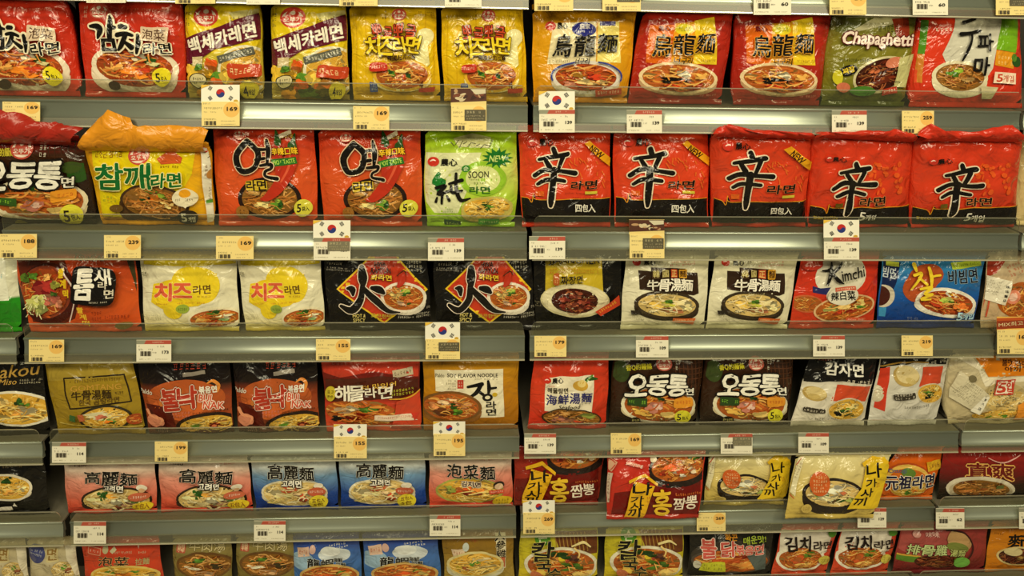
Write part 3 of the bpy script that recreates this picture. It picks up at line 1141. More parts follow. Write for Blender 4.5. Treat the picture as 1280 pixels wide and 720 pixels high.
pk('A2', [449, 42, 836, 44, 858, 438, 466, 438], 1, ('g', (0, (206, 160, 20)), (.5, (236, 196, 24)), (1, (222, 176, 18))),
   'bright yellow multipack with cartoon red title, beside the maroon-banded one', True, 'bright yellow cheese multipacks on the top shelf')
CHZ = PACKS[-1]
for i in range(9):
    k((214, 168, 14), [(480 + 44 * i, 60, 3), (484 + 42 * i, 430, 3)])
mt(606, 62, 20, 46, (90, 70, 30), 1, 3)
logo(670, 64, 32, 26)
mt(788, 60, 66, 20, (120, 90, 20), 6, 2)
p((238, 226, 160), 745, 190, 770, 140, 810, 130, 822, 172, 800, 200, 806, 280, 770, 320, 740, 290)
e((240, 230, 170), 788, 156, 36, 34)
f(684, 330, 112, 62, 'org', (228, 178, 50), 14, 0, body=((240, 224, 150), 60), seed=4,
  g=[(GR, -.4, -.1, .16, .26), (DG, -.45, -.2, .1, .14), (DG, .25, .05, .14, .2), (RD, .1, .2, .12, .2), ((250, 216, 130), 0, -.3, .4, .2)])
for ps in (0, 1):
    for i, ch in enumerate('뽀글뽀글'):
        t(ch, 572 + 50 * i, 138 + (0, 6, -2, 4)[i], 42, 56, (196, 50, 26) if ps else (70, 26, 16), b=.03 if ps else .15, r=(-8, 4, -3, 6)[i])
    for i, ch in enumerate('치즈라면'):
        t(ch, 556 + 60 * i, 206 - 4 * i, 60 if i else 66, 74 if i else 94, (238, 210, 40) if ps else (74, 40, 14), b=.05 if ps else .13, r=(-6, 3, -3, 5)[i])
t('韓國起司拉麵', 684, 252, 120, 20, (50, 26, 12), b=.06)
box((196, 34, 26), 582, 296, 72, 36, 0, 12)
mt(582, 296, 56, 18, (250, 210, 180), 5)
box((60, 80, 150), 560, 378, 34, 36, 0, 4)
mt(560, 378, 26, 26, (210, 210, 220), 3, 3)
t('4', 770, 366, 14, 30, (90, 40, 16), b=.06)
mt(800, 374, 34, 20, (150, 60, 20), 3)
box((196, 40, 26), 790, 388, 60, 16)
dup(CHZ, 'A2', [852, 46, 1226, 48, 1246, 446, 868, 440], 'bright yellow multipack with cartoon red title, at the middle shelf joint')

pk('A3', [94, 66, 606, 74, 562, 478, 98, 494], 1, ('g', (0, (206, 136, 16)), (.5, (224, 158, 22)), (1, (214, 150, 20))),
   'golden yellow multipack with black udon title on a cream panel, right of the middle joint', True, crush=1.5)
UDY = PACKS[-1]
p((238, 222, 176), 196, 112, 410, 100, 402, 308, 172, 308)
p((240, 220, 120), 418, 108, 520, 102, 524, 302, 408, 298)
dot_logo(184, 124, 22, 242, 122, 52, 30)
e((40, 44, 130), 348, 140, 60, 34, 2)
t('農家', 352, 126, 52, 24, (236, 230, 230), b=.04)
mt(348, 152, 84, 16, (230, 224, 224), 7)
box((70, 64, 130), 464, 112, 76, 20)
f(356, 372, 148, 66, 'red', (226, 218, 206), 20, 2, body=((206, 190, 160), 80), seed=6,
  g=[((214, 140, 110), -.5, .5, .3, .2), ((246, 214, 140), 0, .3, .4, .24), (RD, .3, -.1, .3, .3), (OR, -.3, -.3, .3, .3), ((240, 196, 120), .5, .3, .2, .2)])
for a0 in (-150, -30):
    A = [math.radians(a0 + q) for q in range(-40, 50, 10)]
    k((48, 62, 140), [(356 + 166 * math.cos(q), 372 + 80 * math.sin(q), 8) for q in A])
for ch, cx, cy, w_, h_ in (('烏', 244, 218, 84, 104), ('龍', 350, 218, 104, 100), ('麵', 460, 208, 96, 90)):
    t(ch, cx, cy, w_, h_, BLK, b=.035, sh=.12)
t('너구리', 338, 292, 66, 28, BLK, b=.05, sh=.2)
mt(228, 292, 98, 18, (80, 60, 30), 9)
box((190, 50, 30), 466, 438, 122, 28, -4)
mt(466, 438, 106, 18, (250, 214, 180), 7, 1, -4)

pk('A3', [628, 76, 1076, 82, 1016, 500, 556, 498], 1, ('g', (0, (150, 16, 14)), (.5, (178, 22, 18)), (1, (170, 20, 18))),
   'dark red udon multipack with orange and yellow title panel, next to the golden one', True, 'dark red udon multipacks on the top shelf', crush=1.5)
UDR = PACKS[-1]
p((222, 104, 20), 668, 120, 800, 118, 770, 312, 648, 300)
p((232, 160, 24), 790, 112, 930, 100, 900, 310, 768, 300)
p((240, 206, 40), 884, 100, 986, 80, 990, 310, 880, 306)
e((230, 214, 40), 834, 140, 44, 26)
mt(834, 140, 60, 24, (60, 110, 30), 4, 2)
t('農心', 738, 136, 56, 26, (120, 20, 12), b=.05)
f(806, 376, 176, 66, 'org', (232, 206, 160), 16, 3, body=((190, 150, 110), 70), seed=8,
  g=[((244, 230, 190), .05, -.35, .28, .3), (BLK, .0, .12, .5, .16), (BLK, -.35, .3, .16, .12), ((120, 60, 30), .3, .3, .16, .4), (RD, -.2, .6, .3, .22), (RD, .48, .5, .2, .3), ((240, 180, 90), .6, -.2, .2, .3)])
for ch, cx, cy, w_, h_ in (('烏', 726, 220, 86, 104), ('龍', 828, 214, 100, 100), ('麵', 930, 208, 84, 90)):
    t(ch, cx, cy, w_, h_, BLK, o=(236, 170, 60), ow=.03, b=.035, sh=.12)
t('너구리', 824, 292, 92, 30, BLK, b=.05, sh=.2)
mt(934, 288, 86, 18, (120, 40, 12), 8)
mt(700, 296, 40, 14, (120, 40, 12), 4)
mt(940, 450, 90, 12, (240, 160, 140), 7)
dup(UDR, 'A4', [-118, 76, 345, 84, 290, 492, -136, 486], 'dark red udon multipack with orange and yellow title panel, beside the olive multipack')

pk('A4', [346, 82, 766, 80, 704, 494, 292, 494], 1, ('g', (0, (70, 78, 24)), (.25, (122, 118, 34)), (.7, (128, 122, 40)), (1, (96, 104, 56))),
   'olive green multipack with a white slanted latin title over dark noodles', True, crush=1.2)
p((196, 190, 150), 420, 80, 730, 80, 720, 100, 420, 160)
p((96, 100, 40), 376, 84, 560, 84, 430, 150, 372, 150)
p((150, 30, 20), 640, 90, 730, 84, 720, 190, 660, 180)
mt(610, 138, 120, 40, (60, 60, 24), 5, 1)
mt(470, 288, 170, 20, (60, 62, 24), 12)
f(585, 360, 130, 74, 'dark', (206, 196, 150), 14, -18, seed=5,
  g=[((200, 110, 70), -.2, -.4, .18, .2), ((190, 120, 90), .5, -.3, .2, .18), ((150, 60, 30), 0, .3, .4, .3), ((226, 190, 130), -.7, .5, .3, .26)])
e((206, 120, 90), 640, 300, 44, 26, -20)
p((196, 190, 130), 668, 280, 730, 258, 700, 420, 640, 420)
e(BLK, 424, 338, 44, 26, -15)
t('짜장', 424, 338, 60, 30, (238, 206, 60), b=.06, r=-15)
e((200, 190, 40), 374, 372, 20, 36)
e((70, 120, 40), 490, 436, 64, 22)
e((200, 110, 80), 396, 420, 30, 22)
box((176, 34, 22), 620, 436, 72, 30, -8)
mt(620, 436, 58, 18, (244, 214, 190), 4, 1, -8)
mt(644, 394, 60, 16, (40, 30, 18), 5)
t('Chapaghetti', 562, 194, 330, 76, (246, 226, 214), o=(96, 24, 26), ow=.08, b=.05, sh=.12, r=2)

pk('A4', [770, 84, 1266, 84, 1272, 508, 722, 500], 1, ('g', (0, (200, 30, 20)), (.6, (220, 40, 24)), (1, (214, 34, 20))),
   'red and green multipack with black brush title on a silver panel, upper right corner', True, crush=1.3)
p((80, 140, 30), 760, 90, 824, 96, 800, 260, 748, 250)
p((210, 130, 50), 748, 250, 800, 262, 790, 400, 730, 390)
p((226, 60, 34), 730, 330, 776, 334, 770, 400, 724, 396)
t('6', 750, 366, 22, 34, (246, 226, 200), b=.05)
p((212, 208, 192), 950, 88, 1172, 90, 1120, 330, 1060, 420, 960, 420, 882, 260)
p((120, 176, 30), 1172, 90, 1256, 90, 1240, 252, 1140, 236)
p((226, 150, 30), 1140, 240, 1236, 252, 1226, 330, 1130, 312)
mt(1186, 290, 84, 50, (246, 206, 120), 4, 2, 6)
e(DG, 1246, 296, 26, 26)
e(GR, 1232, 276, 14, 20)
mt(886, 142, 80, 24, (250, 236, 214), 3, 1)
f(964, 372, 116, 66, 'brn', (224, 214, 180), 18, 4, body=((226, 216, 184), 84), seed=12,
  g=[(GR, -.25, -.2, .3, .3), ((150, 190, 60), -.1, -.5, .24, .22), ((226, 180, 110), .3, .1, .3, .2), ((200, 120, 60), -.4, .4, .3, .2)])
k(BLK, [(958, 164, 18), (1010, 158, 14), (1056, 148, 16)])
k(BLK, [(976, 112, 14), (1040, 96, 10)])
k(BLK, [(1010, 160, 14), (1012, 190, 12), (996, 240, 14), (972, 290, 8)])
t('파', 1082, 205, 78, 84, BLK, b=.05, sh=.1)
t('마', 1058, 318, 72, 84, BLK, b=.05, sh=.1)
box((240, 214, 190), 1172, 376, 106, 54, 5)
t('5', 1146, 376, 26, 36, (200, 40, 24), b=.07, r=5)
t('개입', 1188, 380, 50, 32, (200, 60, 36), r=5)
p((200, 190, 150), 1060, 410, 1140, 420, 1120, 470, 1070, 470)

# ======== second shelf
pk('B1', [352, 188, 898, 196, 924, 566, 440, 566], 2, ('g', (0, (226, 158, 24)), (.4, (232, 178, 24)), (1, (224, 150, 30))),
   'golden yellow multipack with big green title and a fried egg, its orange film folded up', True, crush=1.2,
   flap=((228, 150, 34), [358, 168, 400, 120, 465, 58, 552, 96, 570, 124, 650, 128, 760, 126, 858, 128, 890, 150]), up=0)
p((228, 206, 18), 384, 206, 836, 206, 822, 330, 720, 520, 440, 520)
t('고소한 참기름', 462, 246, 120, 34, (150, 100, 20), b=.03, r=-3)
logo(594, 252, 44, 38)
p((206, 90, 40), 670, 266, 724, 232, 780, 262, 774, 284, 690, 288)
p((230, 130, 60), 690, 240, 724, 226, 750, 244)
mt(726, 298, 82, 14, (110, 50, 16), 6)
f(664, 450, 138, 68, 'brn', (66, 44, 26), 12, 8, body=((84, 58, 34), 116), seed=7,
  g=[((206, 100, 30), .0, -.25, .22, .24), (GR, -.15, -.7, .2, .16), ((150, 180, 60), .2, -.55, .2, .16), (DG, -.32, -.15, .16, .2), (BLK, -.22, -.2, .1, .12), ((240, 206, 130), .4, -.05, .2, .2)])
e((236, 224, 190), 796, 424, 54, 38)
p((236, 224, 190), 776, 452, 800, 468, 812, 452)
e((232, 160, 30), 796, 408, 26, 18)
mt(796, 434, 84, 14, (90, 60, 30), 8)
e((110, 80, 30), 506, 470, 30, 18)
mt(478, 430, 56, 30, (120, 140, 40), 3, 2)
for ch, cx, w_, h_ in (('참', 476, 112, 102), ('깨', 594, 112, 100)):
    t(ch, cx, 336, w_, h_, (20, 104, 44), o=(244, 232, 160), ow=.05, b=.055, r=-2)
t('라면', 716, 350, 124, 58, (20, 104, 44), o=(244, 232, 160), ow=.09, b=.07, r=-2)
e((40, 30, 22), 806, 508, 42, 34)
t('5', 790, 506, 22, 34, (244, 238, 220), b=.07)
t('개입', 822, 514, 30, 22, (244, 238, 220), b=.04)
mt(480, 500, 70, 20, (130, 90, 20), 9, 2)
p((236, 228, 206), 848, 204, 900, 204, 936, 540, 880, 530)
dot_logo(868, 234, 12, 886, 258, 20, 14, body='入')
mt(880, 320, 30, 60, (150, 120, 90), 2, 4)
e((190, 130, 60), 890, 330, 16, 20)
mt(896, 410, 30, 60, (140, 130, 100), 2, 5)
box((90, 150, 50), 894, 446, 36, 14)

pk('B1', [-260, 150, 344, 166, 424, 560, -240, 570], 2, ('g', (0, (36, 30, 26)), (.5, (46, 28, 18)), (.8, (62, 36, 20)), (.9, (120, 26, 20)), (1, (150, 20, 18))),
   'black multipack with fat white title and red gathered film, at the left border', True, crush=1.3, y0=.040,
   flap=((170, 22, 20), [-120, 60, 0, 60, 60, 70, 150, 104, 230, 116, 290, 124, 352, 138]), up=0)
ODT = PACKS[-1]
for i in range(7):
    k((70, 40, 24), [(200 + 28 * i, 150, 5), (214 + 26 * i, 300, 5)])
for i in range(5):
    k((70, 40, 24), [(180, 170 + 28 * i, 5), (380, 176 + 28 * i, 5)])
p((120, 70, 50), 60, 130, 180, 130, 200, 160, 60, 170)
t('香Q的麵條', 8, 240, 110, 34, (214, 196, 60), b=.05, r=-4)
logo(94, 222, 50, 42, ring=(196, 60, 56))
mt(186, 220, 36, 76, (216, 206, 186), 2, 3)
e(DG, 330, 326, 44, 40)
e((60, 80, 30), 300, 300, 40, 24)
f(166, 440, 190, 84, 'org', (226, 214, 180), 16, 3, seed=15, body=((206, 190, 150), 80),
  g=[(DG, .0, -.7, .3, .3), (RD, .1, -.8, .14, .2), ((238, 190, 90), -.4, .3, .3, .2), ((224, 140, 40), .5, -.2, .36, .3), ((196, 120, 100), -.05, .15, .3, .3), ((232, 190, 170), -.05, .15, .18, .2), ((240, 206, 120), .5, .4, .3, .2)])
box((50, 90, 30), 24, 438, 120, 34, 4)
mt(24, 438, 104, 22, (150, 206, 60), 7, 1, 4)
box((228, 150, 40), 276, 414, 104, 52, -6, 12)
mt(276, 414, 84, 26, (190, 70, 20), 4, 1, -6)
for ch, cx, w_, h_ in (('오', -16, 110, 116), ('동', 104, 124, 110), ('통', 216, 116, 112)):
    t(ch, cx, 328, w_, h_, (244, 240, 226), o=(22, 16, 12), ow=.11, b=.06, sh=.14)
t('면', 292, 354, 44, 44, (244, 240, 226), o=(22, 16, 12), ow=.14, b=.05)
badge(310, 496, 44, 44, '5', '包入', (222, 214, 60))
e((120, 110, 40), 84, 530, 26, 16)

pk('B2', [296, 160, 744, 156, 750, 566, 322, 566], 2, ('g', (0, (206, 56, 24)), (.5, (214, 66, 30)), (.85, (200, 40, 24)), (1, (190, 30, 22))),
   'orange red multipack with black brush title and a big chilli, beside the lime green one', True, 'orange red chilli multipacks on the second shelf', crush=1.2)
YEO = PACKS[-1]
f(545, 440, 118, 78, 'brn', (40, 24, 18), 18, 0, seed=21,
  g=[(GR, .2, .35, .26, .2), ((160, 190, 70), .35, .1, .16, .16), ((236, 214, 140), -.3, .3, .3, .2), (DG, .42, .25, .12, .14), ((206, 160, 90), -.5, -.3, .3, .2)])
k((186, 30, 20), [(648, 212, 46), (640, 280, 54), (590, 380, 56), (540, 430, 36), (512, 440, 12)])
k((216, 70, 50), [(640, 236, 8), (630, 300, 10), (596, 366, 8)])
k((176, 28, 20), [(584, 204, 34), (590, 260, 34), (584, 330, 20)])
k(DG, [(578, 160, 8), (586, 186, 26), (588, 200, 34)])
k(DG, [(660, 170, 8), (654, 200, 24), (650, 214, 40)])
box((40, 110, 40), 612, 280, 108, 30, -10)
t('HOT TASTE', 612, 280, 92, 18, (180, 220, 90), b=.05, r=-10)
t('辛辣口味', 616, 236, 112, 30, (244, 196, 40), o=(60, 20, 10), ow=.12, b=.05, r=-6)
for cc, ex in (((226, 196, 160), 4), (BLK, 0)):
    k(cc, [(452, 206, 24 + 2 * ex), (412, 262, 26 + 2 * ex), (432, 322, 24 + 2 * ex), (486, 308, 22 + 2 * ex), (500, 246, 24 + 2 * ex), (456, 206, 20 + 2 * ex)])
    k(cc, [(496, 234, 14 + 2 * ex), (530, 232, 12 + 2 * ex)])
    k(cc, [(490, 276, 12 + 2 * ex), (526, 270, 14 + 2 * ex)])
    k(cc, [(536, 196, 12 + 2 * ex), (544, 240, 22 + 2 * ex), (540, 290, 12 + 2 * ex)])
    k(cc, [(512, 300, 12 + 2 * ex), (556, 296, 16 + 2 * ex), (556, 312, 12 + 2 * ex), (534, 324, 12 + 2 * ex), (536, 344, 12 + 2 * ex), (580, 352, 16 + 2 * ex)])
box((206, 176, 50), 494, 382, 90, 42, -4, 8)
t('라면', 494, 382, 82, 40, (30, 20, 12), b=.06, r=-3)
badge(686, 474, 36, 36, '5', '袋入', (214, 206, 70))
e((150, 80, 30), 430, 492, 26, 24)
mt(430, 492, 40, 22, (40, 20, 10), 4, 2)
logo(420, 182, 28, 18)
mt(630, 176, 50, 26, (230, 210, 60), 3, 1)
box((230, 214, 190), 620, 172, 50, 14, -20)
dup(YEO, 'B1', [908, 140, 1196, 148, 1210, 564, 938, 566], 'orange red multipack with black brush title and a big chilli, beside the golden yellow one')
PACKS[-1].frame, PACKS[-1].quad = 'B2', [-156, 138, 288, 158, 306, 566, -126, 566]

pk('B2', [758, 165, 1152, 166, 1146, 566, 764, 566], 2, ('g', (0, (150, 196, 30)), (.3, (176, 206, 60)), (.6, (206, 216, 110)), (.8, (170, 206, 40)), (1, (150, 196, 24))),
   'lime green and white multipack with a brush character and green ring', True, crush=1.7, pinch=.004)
p((222, 224, 176), 762, 240, 1000, 240, 940, 400, 900, 500, 800, 500, 760, 440)
p((216, 216, 150), 880, 180, 960, 160, 1040, 176, 1030, 220, 900, 216)
for i in range(10):
    k((90, 90, 50), [(870 + 18 * i, 196 + (i * 37 % 26), 4), (884 + 18 * i, 212 - (i * 23 % 26), 3)])
e((150, 196, 50), 1004, 350, 96, 74)
e((216, 222, 150), 1004, 350, 70, 56)
star((30, 110, 40), 1066, 262, 66, 44, 13, .6)
t('NEW', 1066, 264, 66, 26, (206, 226, 130), b=.05, sh=.2)
dot_logo(800, 278, 20, 864, 280, 68, 30)
e((60, 130, 50), 934, 306, 18, 15)
t('순', 934, 306, 20, 18, (230, 240, 200))
t('SOON', 986, 332, 82, 28, (60, 60, 40), b=.02)
mt(986, 368, 66, 14, (110, 130, 50), 5)
mt(966, 352, 40, 8, (110, 130, 50), 5)
t('라면', 990, 398, 82, 30, (40, 96, 30), b=.06)
k((30, 120, 44), [(824, 330, 16), (812, 366, 26), (838, 362, 30), (826, 396, 20)])
k(BLK, [(816, 388, 14), (850, 380, 16), (822, 414, 16), (864, 404, 12)])
k(BLK, [(840, 412, 12), (836, 456, 10)])
k(BLK, [(818, 430, 8), (812, 450, 12)])
k(BLK, [(858, 424, 8), (866, 442, 12)])
k(BLK, [(866, 372, 12), (920, 356, 16)])
k(BLK, [(874, 384, 12), (880, 410, 14), (918, 400, 10)])
k(BLK, [(894, 326, 12), (896, 400, 16), (912, 442, 16), (952, 436, 8)])
mt(862, 484, 36, 20, (110, 150, 60), 3, 2)
f(1020, 476, 94, 42, 'yel', (190, 176, 90), 12, -4, body=((200, 180, 90), 50), seed=31,
  g=[(DG, .0, -.45, .2, .24), (GR, .05, -.2, .26, .2), ((120, 90, 40), -.35, .0, .18, .18), ((60, 100, 40), .1, .1, .14, .16)])
box((30, 80, 40), 876, 538, 72, 36, 6)
mt(876, 538, 58, 22, (200, 226, 120), 4, 1, 6)
box((60, 150, 40), 1030, 528, 90, 24, -3)
mt(1030, 528, 78, 14, (220, 240, 160), 6, 1, -3)


def shin(four):
    p((24, 20, 18), -1, 432, 68, 434, 82, 452, 92, 412, 106, 440, 440, 436, 440, 590, -1, 590)
    p((24, 20, 18), 0, 440, 440, 436, 440, 524, 0, 530)
    k((224, 150, 30), [(30, 432, 3), (70, 434, 3), (86, 452, 3), (94, 412, 3), (106, 440, 3), (260, 438, 3), (430, 434, 3)])
    rnd = random.Random(4)
    for i in range(26):
        x, y = rnd.uniform(240, 400), rnd.uniform(250, 370)
        k((222, 82, 30), [(x, y, 5), (x + rnd.uniform(-6, 14), y + rnd.uniform(6, 26), 4)])
    for oc, ex in (((236, 218, 190), 5), (BLK, 0)):
        k(oc, [(176, 224, 20 + 2 * ex), (184, 246, 22 + 2 * ex)])
        k(oc, [(112, 266, 14 + 2 * ex), (170, 258, 18 + 2 * ex), (236, 244, 20 + 2 * ex)])
        k(oc, [(140, 270, 18 + 2 * ex), (158, 300, 22 + 2 * ex)])
        k(oc, [(216, 256, 20 + 2 * ex), (196, 306, 16 + 2 * ex)])
        k(oc, [(98, 334, 20 + 2 * ex), (140, 312, 20 + 2 * ex), (210, 318, 18 + 2 * ex), (268, 324, 22 + 2 * ex)])
        k(oc, [(112, 372, 14 + 2 * ex), (150, 352, 18 + 2 * ex), (222, 360, 16 + 2 * ex)])
        k(oc, [(176, 312, 28 + 2 * ex), (172, 380, 26 + 2 * ex), (168, 440, 24 + 2 * ex), (166, 466, 14 + 2 * ex)])
    t('라면', 304, 376, 108, 36, BLK, o=(220, 120, 70), ow=.05, b=.07, sh=.15, r=-3)
    mt(278, 412, 110, 10, (50, 24, 14), 14)
    box((206, 190, 60), 334, 408, 50, 12)
    mt(306, 432, 100, 10, (110, 20, 10), 12)
    box((214, 96, 30), 120, 412, 34, 22)
    dot_logo(86, 198, 17, 144, 198, 60, 26)


pk('B3', [24, 166, 424, 164, 424, 566, 40, 566], 2, ('g', (0, (196, 34, 22)), (.5, (218, 48, 26)), (1, (206, 38, 22))),
   'red multipack with black character and slanted NEW ribbon, first after the middle shelf joint', True, 'red multipacks of four with black character', crush=1.4)
SHIN = PACKS[-1]
shin(True)
p((24, 20, 18), 24, 520, 430, 516, 430, 528, 24, 534)
t('四包入', 312, 474, 86, 34, (236, 230, 214), b=.03)
p((228, 160, 24), 332, 190, 416, 262, 414, 298, 306, 204)
t('NEW', 360, 236, 60, 26, (60, 30, 10), b=.06, r=40)
dup(SHIN, 'B3', [430, 162, 844, 164, 844, 560, 436, 560], 'red multipack with black character and crumpled NEW ribbon, above the photo price card', crush=1.9)
dup(SHIN, 'B4', [-210, 172, 222, 182, 194, 562, -210, 562], 'red multipack with black character, its red corner of film standing up at the left', crush=1.8,
    flap=((206, 30, 22), [-206, 160, -165, 130, -140, 118, -100, 128, -60, 146, 20, 150, 110, 148, 206, 160]))

pk('B4', [230, 176, 654, 196, 632, 562, 200, 562], 2, ('g', (0, (196, 34, 22)), (.5, (214, 42, 24)), (1, (206, 36, 22))),
   'red multipack with black character, second from the right end of its shelf', True, 'red multipacks of five with black character', crush=1.6,
   flap=((204, 30, 20), [236, 160, 300, 152, 460, 152, 560, 144, 600, 146, 648, 160]))
SH5 = PACKS[-1]
FRM = (950 + 212 * .29178, 120 + 46 * .29178, .29178)


def shin5():
    rnd = random.Random(4)
    for i in range(30):
        x, y = rnd.uniform(250, 400), rnd.uniform(230, 360)
        e((228, 90, 34), x, y, rnd.uniform(4, 12), rnd.uniform(6, 16), 20, 8)
    p((24, 20, 18), -30, 424, 56, 428, 70, 450, 82, 410, 96, 424, 440, 420, 440, 590, -30, 590)
    k((224, 150, 30), [(-20, 424, 3), (56, 428, 3), (71, 450, 3), (82, 410, 3), (96, 424, 3), (260, 423, 3), (430, 420, 3)])
    for oc, ex in (((236, 218, 190), 5), (BLK, 0)):
        k(oc, [(192, 236, 20 + 2 * ex), (198, 254, 22 + 2 * ex)])
        k(oc, [(130, 274, 14 + 2 * ex), (180, 264, 18 + 2 * ex), (250, 254, 20 + 2 * ex)])
        k(oc, [(158, 280, 18 + 2 * ex), (172, 304, 20 + 2 * ex)])
        k(oc, [(226, 268, 20 + 2 * ex), (206, 310, 16 + 2 * ex)])
        k(oc, [(96, 342, 18 + 2 * ex), (150, 316, 20 + 2 * ex), (214, 322, 18 + 2 * ex), (274, 322, 22 + 2 * ex)])
        k(oc, [(110, 372, 14 + 2 * ex), (160, 354, 18 + 2 * ex), (228, 362, 16 + 2 * ex)])
        k(oc, [(180, 316, 28 + 2 * ex), (168, 380, 26 + 2 * ex), (158, 430, 24 + 2 * ex), (150, 450, 14 + 2 * ex)])
    t('라면', 262, 396, 104, 38, BLK, o=(230, 150, 90), ow=.06, b=.07, sh=.15, r=-3)
    t('SHIN RAMYUN', 72, 468, 96, 12, (200, 170, 40), b=.05)
    t('5', 222, 462, 24, 34, (240, 234, 220), b=.04, sh=.2)
    t('개입', 258, 466, 44, 26, (240, 234, 220), b=.03, sh=.1)
    dot_logo(84, 214, 14, 126, 216, 54, 20)
    box((104, 84, 24), 120, 410, 30, 18)


shin5()
dup(SH5, 'B4', [664, 192, 1124, 196, 1090, 562, 640, 562], 'red multipack with black character, last at the right end, two film corners up', crush=1.9,
    flap=((210, 32, 22), [672, 170, 690, 150, 728, 114, 790, 152, 900, 156, 1000, 136, 1085, 128, 1100, 140, 1114, 166]))
pk('B4', [1120, 190, 1500, 190, 1500, 562, 1092, 562], 2, (206, 186, 130), 'plain cream pack cut off by the right border, beside the red multipacks', True, y0=.06)
mt(1200, 380, 60, 40, (150, 120, 70), 5, 3)

# ======== third shelf
pk('C1', [-260, 130, 86, 130, 110, 478, -240, 478], 3, ('g', (0, (50, 150, 30)), (.42, (40, 140, 30)), (.45, (226, 224, 200)), (1, (220, 220, 190))),
   'white and green pack cut off by the left border on the third shelf')
p((40, 130, 30), -100, 344, 64, 344, 100, 440, -100, 440)
p((230, 230, 210), -100, 140, 20, 140, 40, 330, -100, 330)
mt(0, 200, 24, 60, (120, 190, 200), 2, 2)

pk('C1', [66, 136, 662, 138, 690, 470, 148, 490], 3, ('g', (0, (206, 60, 26)), (.4, (206, 66, 24)), (1, (190, 44, 22))),
   'orange red pack with white title on a black rounded patch and a raw red bowl', side=(120, 110, 96))
p((96, 36, 20), 66, 130, 300, 130, 390, 300, 360, 420, 300, 450, 150, 440)
p((64, 58, 30), 608, 140, 700, 140, 720, 420, 690, 420)
e((70, 24, 18), 232, 300, 150, 150, 20)
e((140, 40, 26), 218, 290, 128, 128, 20)
for i in range(26):
    rn = random.Random(i)
    an, rr = rn.uniform(0, 6.28), rn.uniform(.5, 1.0)
    k(((186, 60, 30), (150, 30, 20), (206, 96, 40))[i % 3], [(222 + 126 * rr * math.cos(an), 290 + 124 * rr * math.sin(an), 9), (222 + 110 * rr * math.cos(an + .3), 290 + 110 * rr * math.sin(an + .3), 11)])
f(218, 290, 112, 112, 'red', None, 0, 0, seed=19, n=40)
heap((170, 32, 36), 216, 264, 80, 44)
heap((206, 110, 90), 240, 320, 60, 36)
for cx, cy, rx, ry, cc in ((180, 330, 54, 44, (206, 206, 120)), (206, 370, 40, 34, (190, 196, 110)), (170, 206, 24, 20, GR), (130, 216, 28, 22, (90, 120, 40)), (286, 246, 28, 22, (170, 170, 70)), (246, 214, 22, 18, (226, 170, 90)), (296, 336, 18, 24, (206, 130, 100)), (280, 286, 20, 12, (80, 110, 40))):
    heap(cc, cx, cy, rx, ry)
for i in range(22):
    rn = random.Random(i + 50)
    x, y = rn.uniform(146, 236), rn.uniform(290, 390)
    k((234, 232, 176), [(x, y, 4), (x + rn.uniform(-18, 18), y + rn.uniform(4, 22), 4)])
k((214, 190, 180), [(310, 180, 5), (368, 250, 8), (384, 320, 8), (350, 420, 5)])
t('TEUMSAE', 442, 136, 150, 22, (40, 20, 12), b=.05, sh=.1)
box((20, 16, 14), 464, 254, 200, 168, 4, 26)
t('틈', 424, 246, 92, 130, (246, 240, 226), b=.06, r=2)
t('새', 508, 212, 70, 66, (246, 240, 226), b=.05)
t('라', 508, 250, 36, 32, (226, 216, 196), b=.04)
t('면', 534, 288, 42, 40, (226, 216, 196), b=.04)
mt(490, 324, 76, 10, (226, 216, 196), 8)
tv('빨계떡', 318, 196, 22, 36, (228, 190, 30), (10, 42), b=.06)
tv('빨계떡', 412, 360, 28, 26, (226, 190, 50), (8, 30), b=.05)
mt(484, 384, 50, 50, (110, 24, 14), 3, 2)
mt(580, 394, 120, 22, (110, 24, 14), 8, 1)
e((120, 100, 40), 606, 432, 38, 14)
mt(146, 142, 90, 16, (210, 190, 160), 8)

pk('C1', [678, 140, 1150, 140, 1166, 482, 700, 470], 3, ('g', (0, (206, 180, 50)), (.12, (226, 214, 160)), (.3, (232, 226, 196)), (.88, (230, 222, 190)), (.95, (226, 196, 30)), (1, (216, 184, 24))),
   'cream pack with a yellow heart and pink cheese title, beside the orange red pack', group='cream packs with a yellow heart')
HRT = PACKS[-1]
p((222, 196, 40), 690, 130, 1150, 130, 1140, 156, 900, 168, 690, 160)
e((236, 206, 40), 946, 256, 118, 84, 20)
e((236, 200, 34), 830, 290, 96, 62, -10)
p((236, 204, 36), 740, 250, 1050, 200, 1056, 300, 960, 356, 800, 376, 730, 340)
e((236, 208, 44), 960, 250, 110, 82, 10)
t('치', 790, 288, 82, 80, (222, 96, 64), o=(250, 226, 150), ow=.03, b=.09)
t('즈', 886, 280, 90, 66, (222, 96, 64), o=(250, 226, 150), ow=.03, b=.09)
t('라면', 980, 276, 84, 42, (96, 66, 24), b=.04, r=-3)
mt(990, 310, 66, 14, (170, 130, 40), 7)
mt(876, 342, 240, 10, (206, 140, 60), 18, 1, -2)
e((236, 206, 40), 840, 380, 46, 42, 10)
e((150, 170, 60), 886, 370, 32, 22)
mt(886, 372, 44, 20, (70, 90, 30), 4, 1)
f(1038, 418, 116, 44, 'org', (236, 226, 190), 12, -4, body=((230, 220, 190), 50), seed=17,
  g=[(DG, .05, -.75, .26, .3), (GR, -.05, -.55, .28, .24), ((238, 230, 190), .35, -.2, .34, .3), ((150, 180, 110), .38, .1, .28, .14), (RD, -.1, .3, .24, .24), ((240, 200, 110), -.5, .1, .3, .3)])
t('치즈', 706, 202, 26, 22, (90, 80, 50), b=.02)
mt(740, 408, 90, 26, (120, 110, 70), 8, 3)
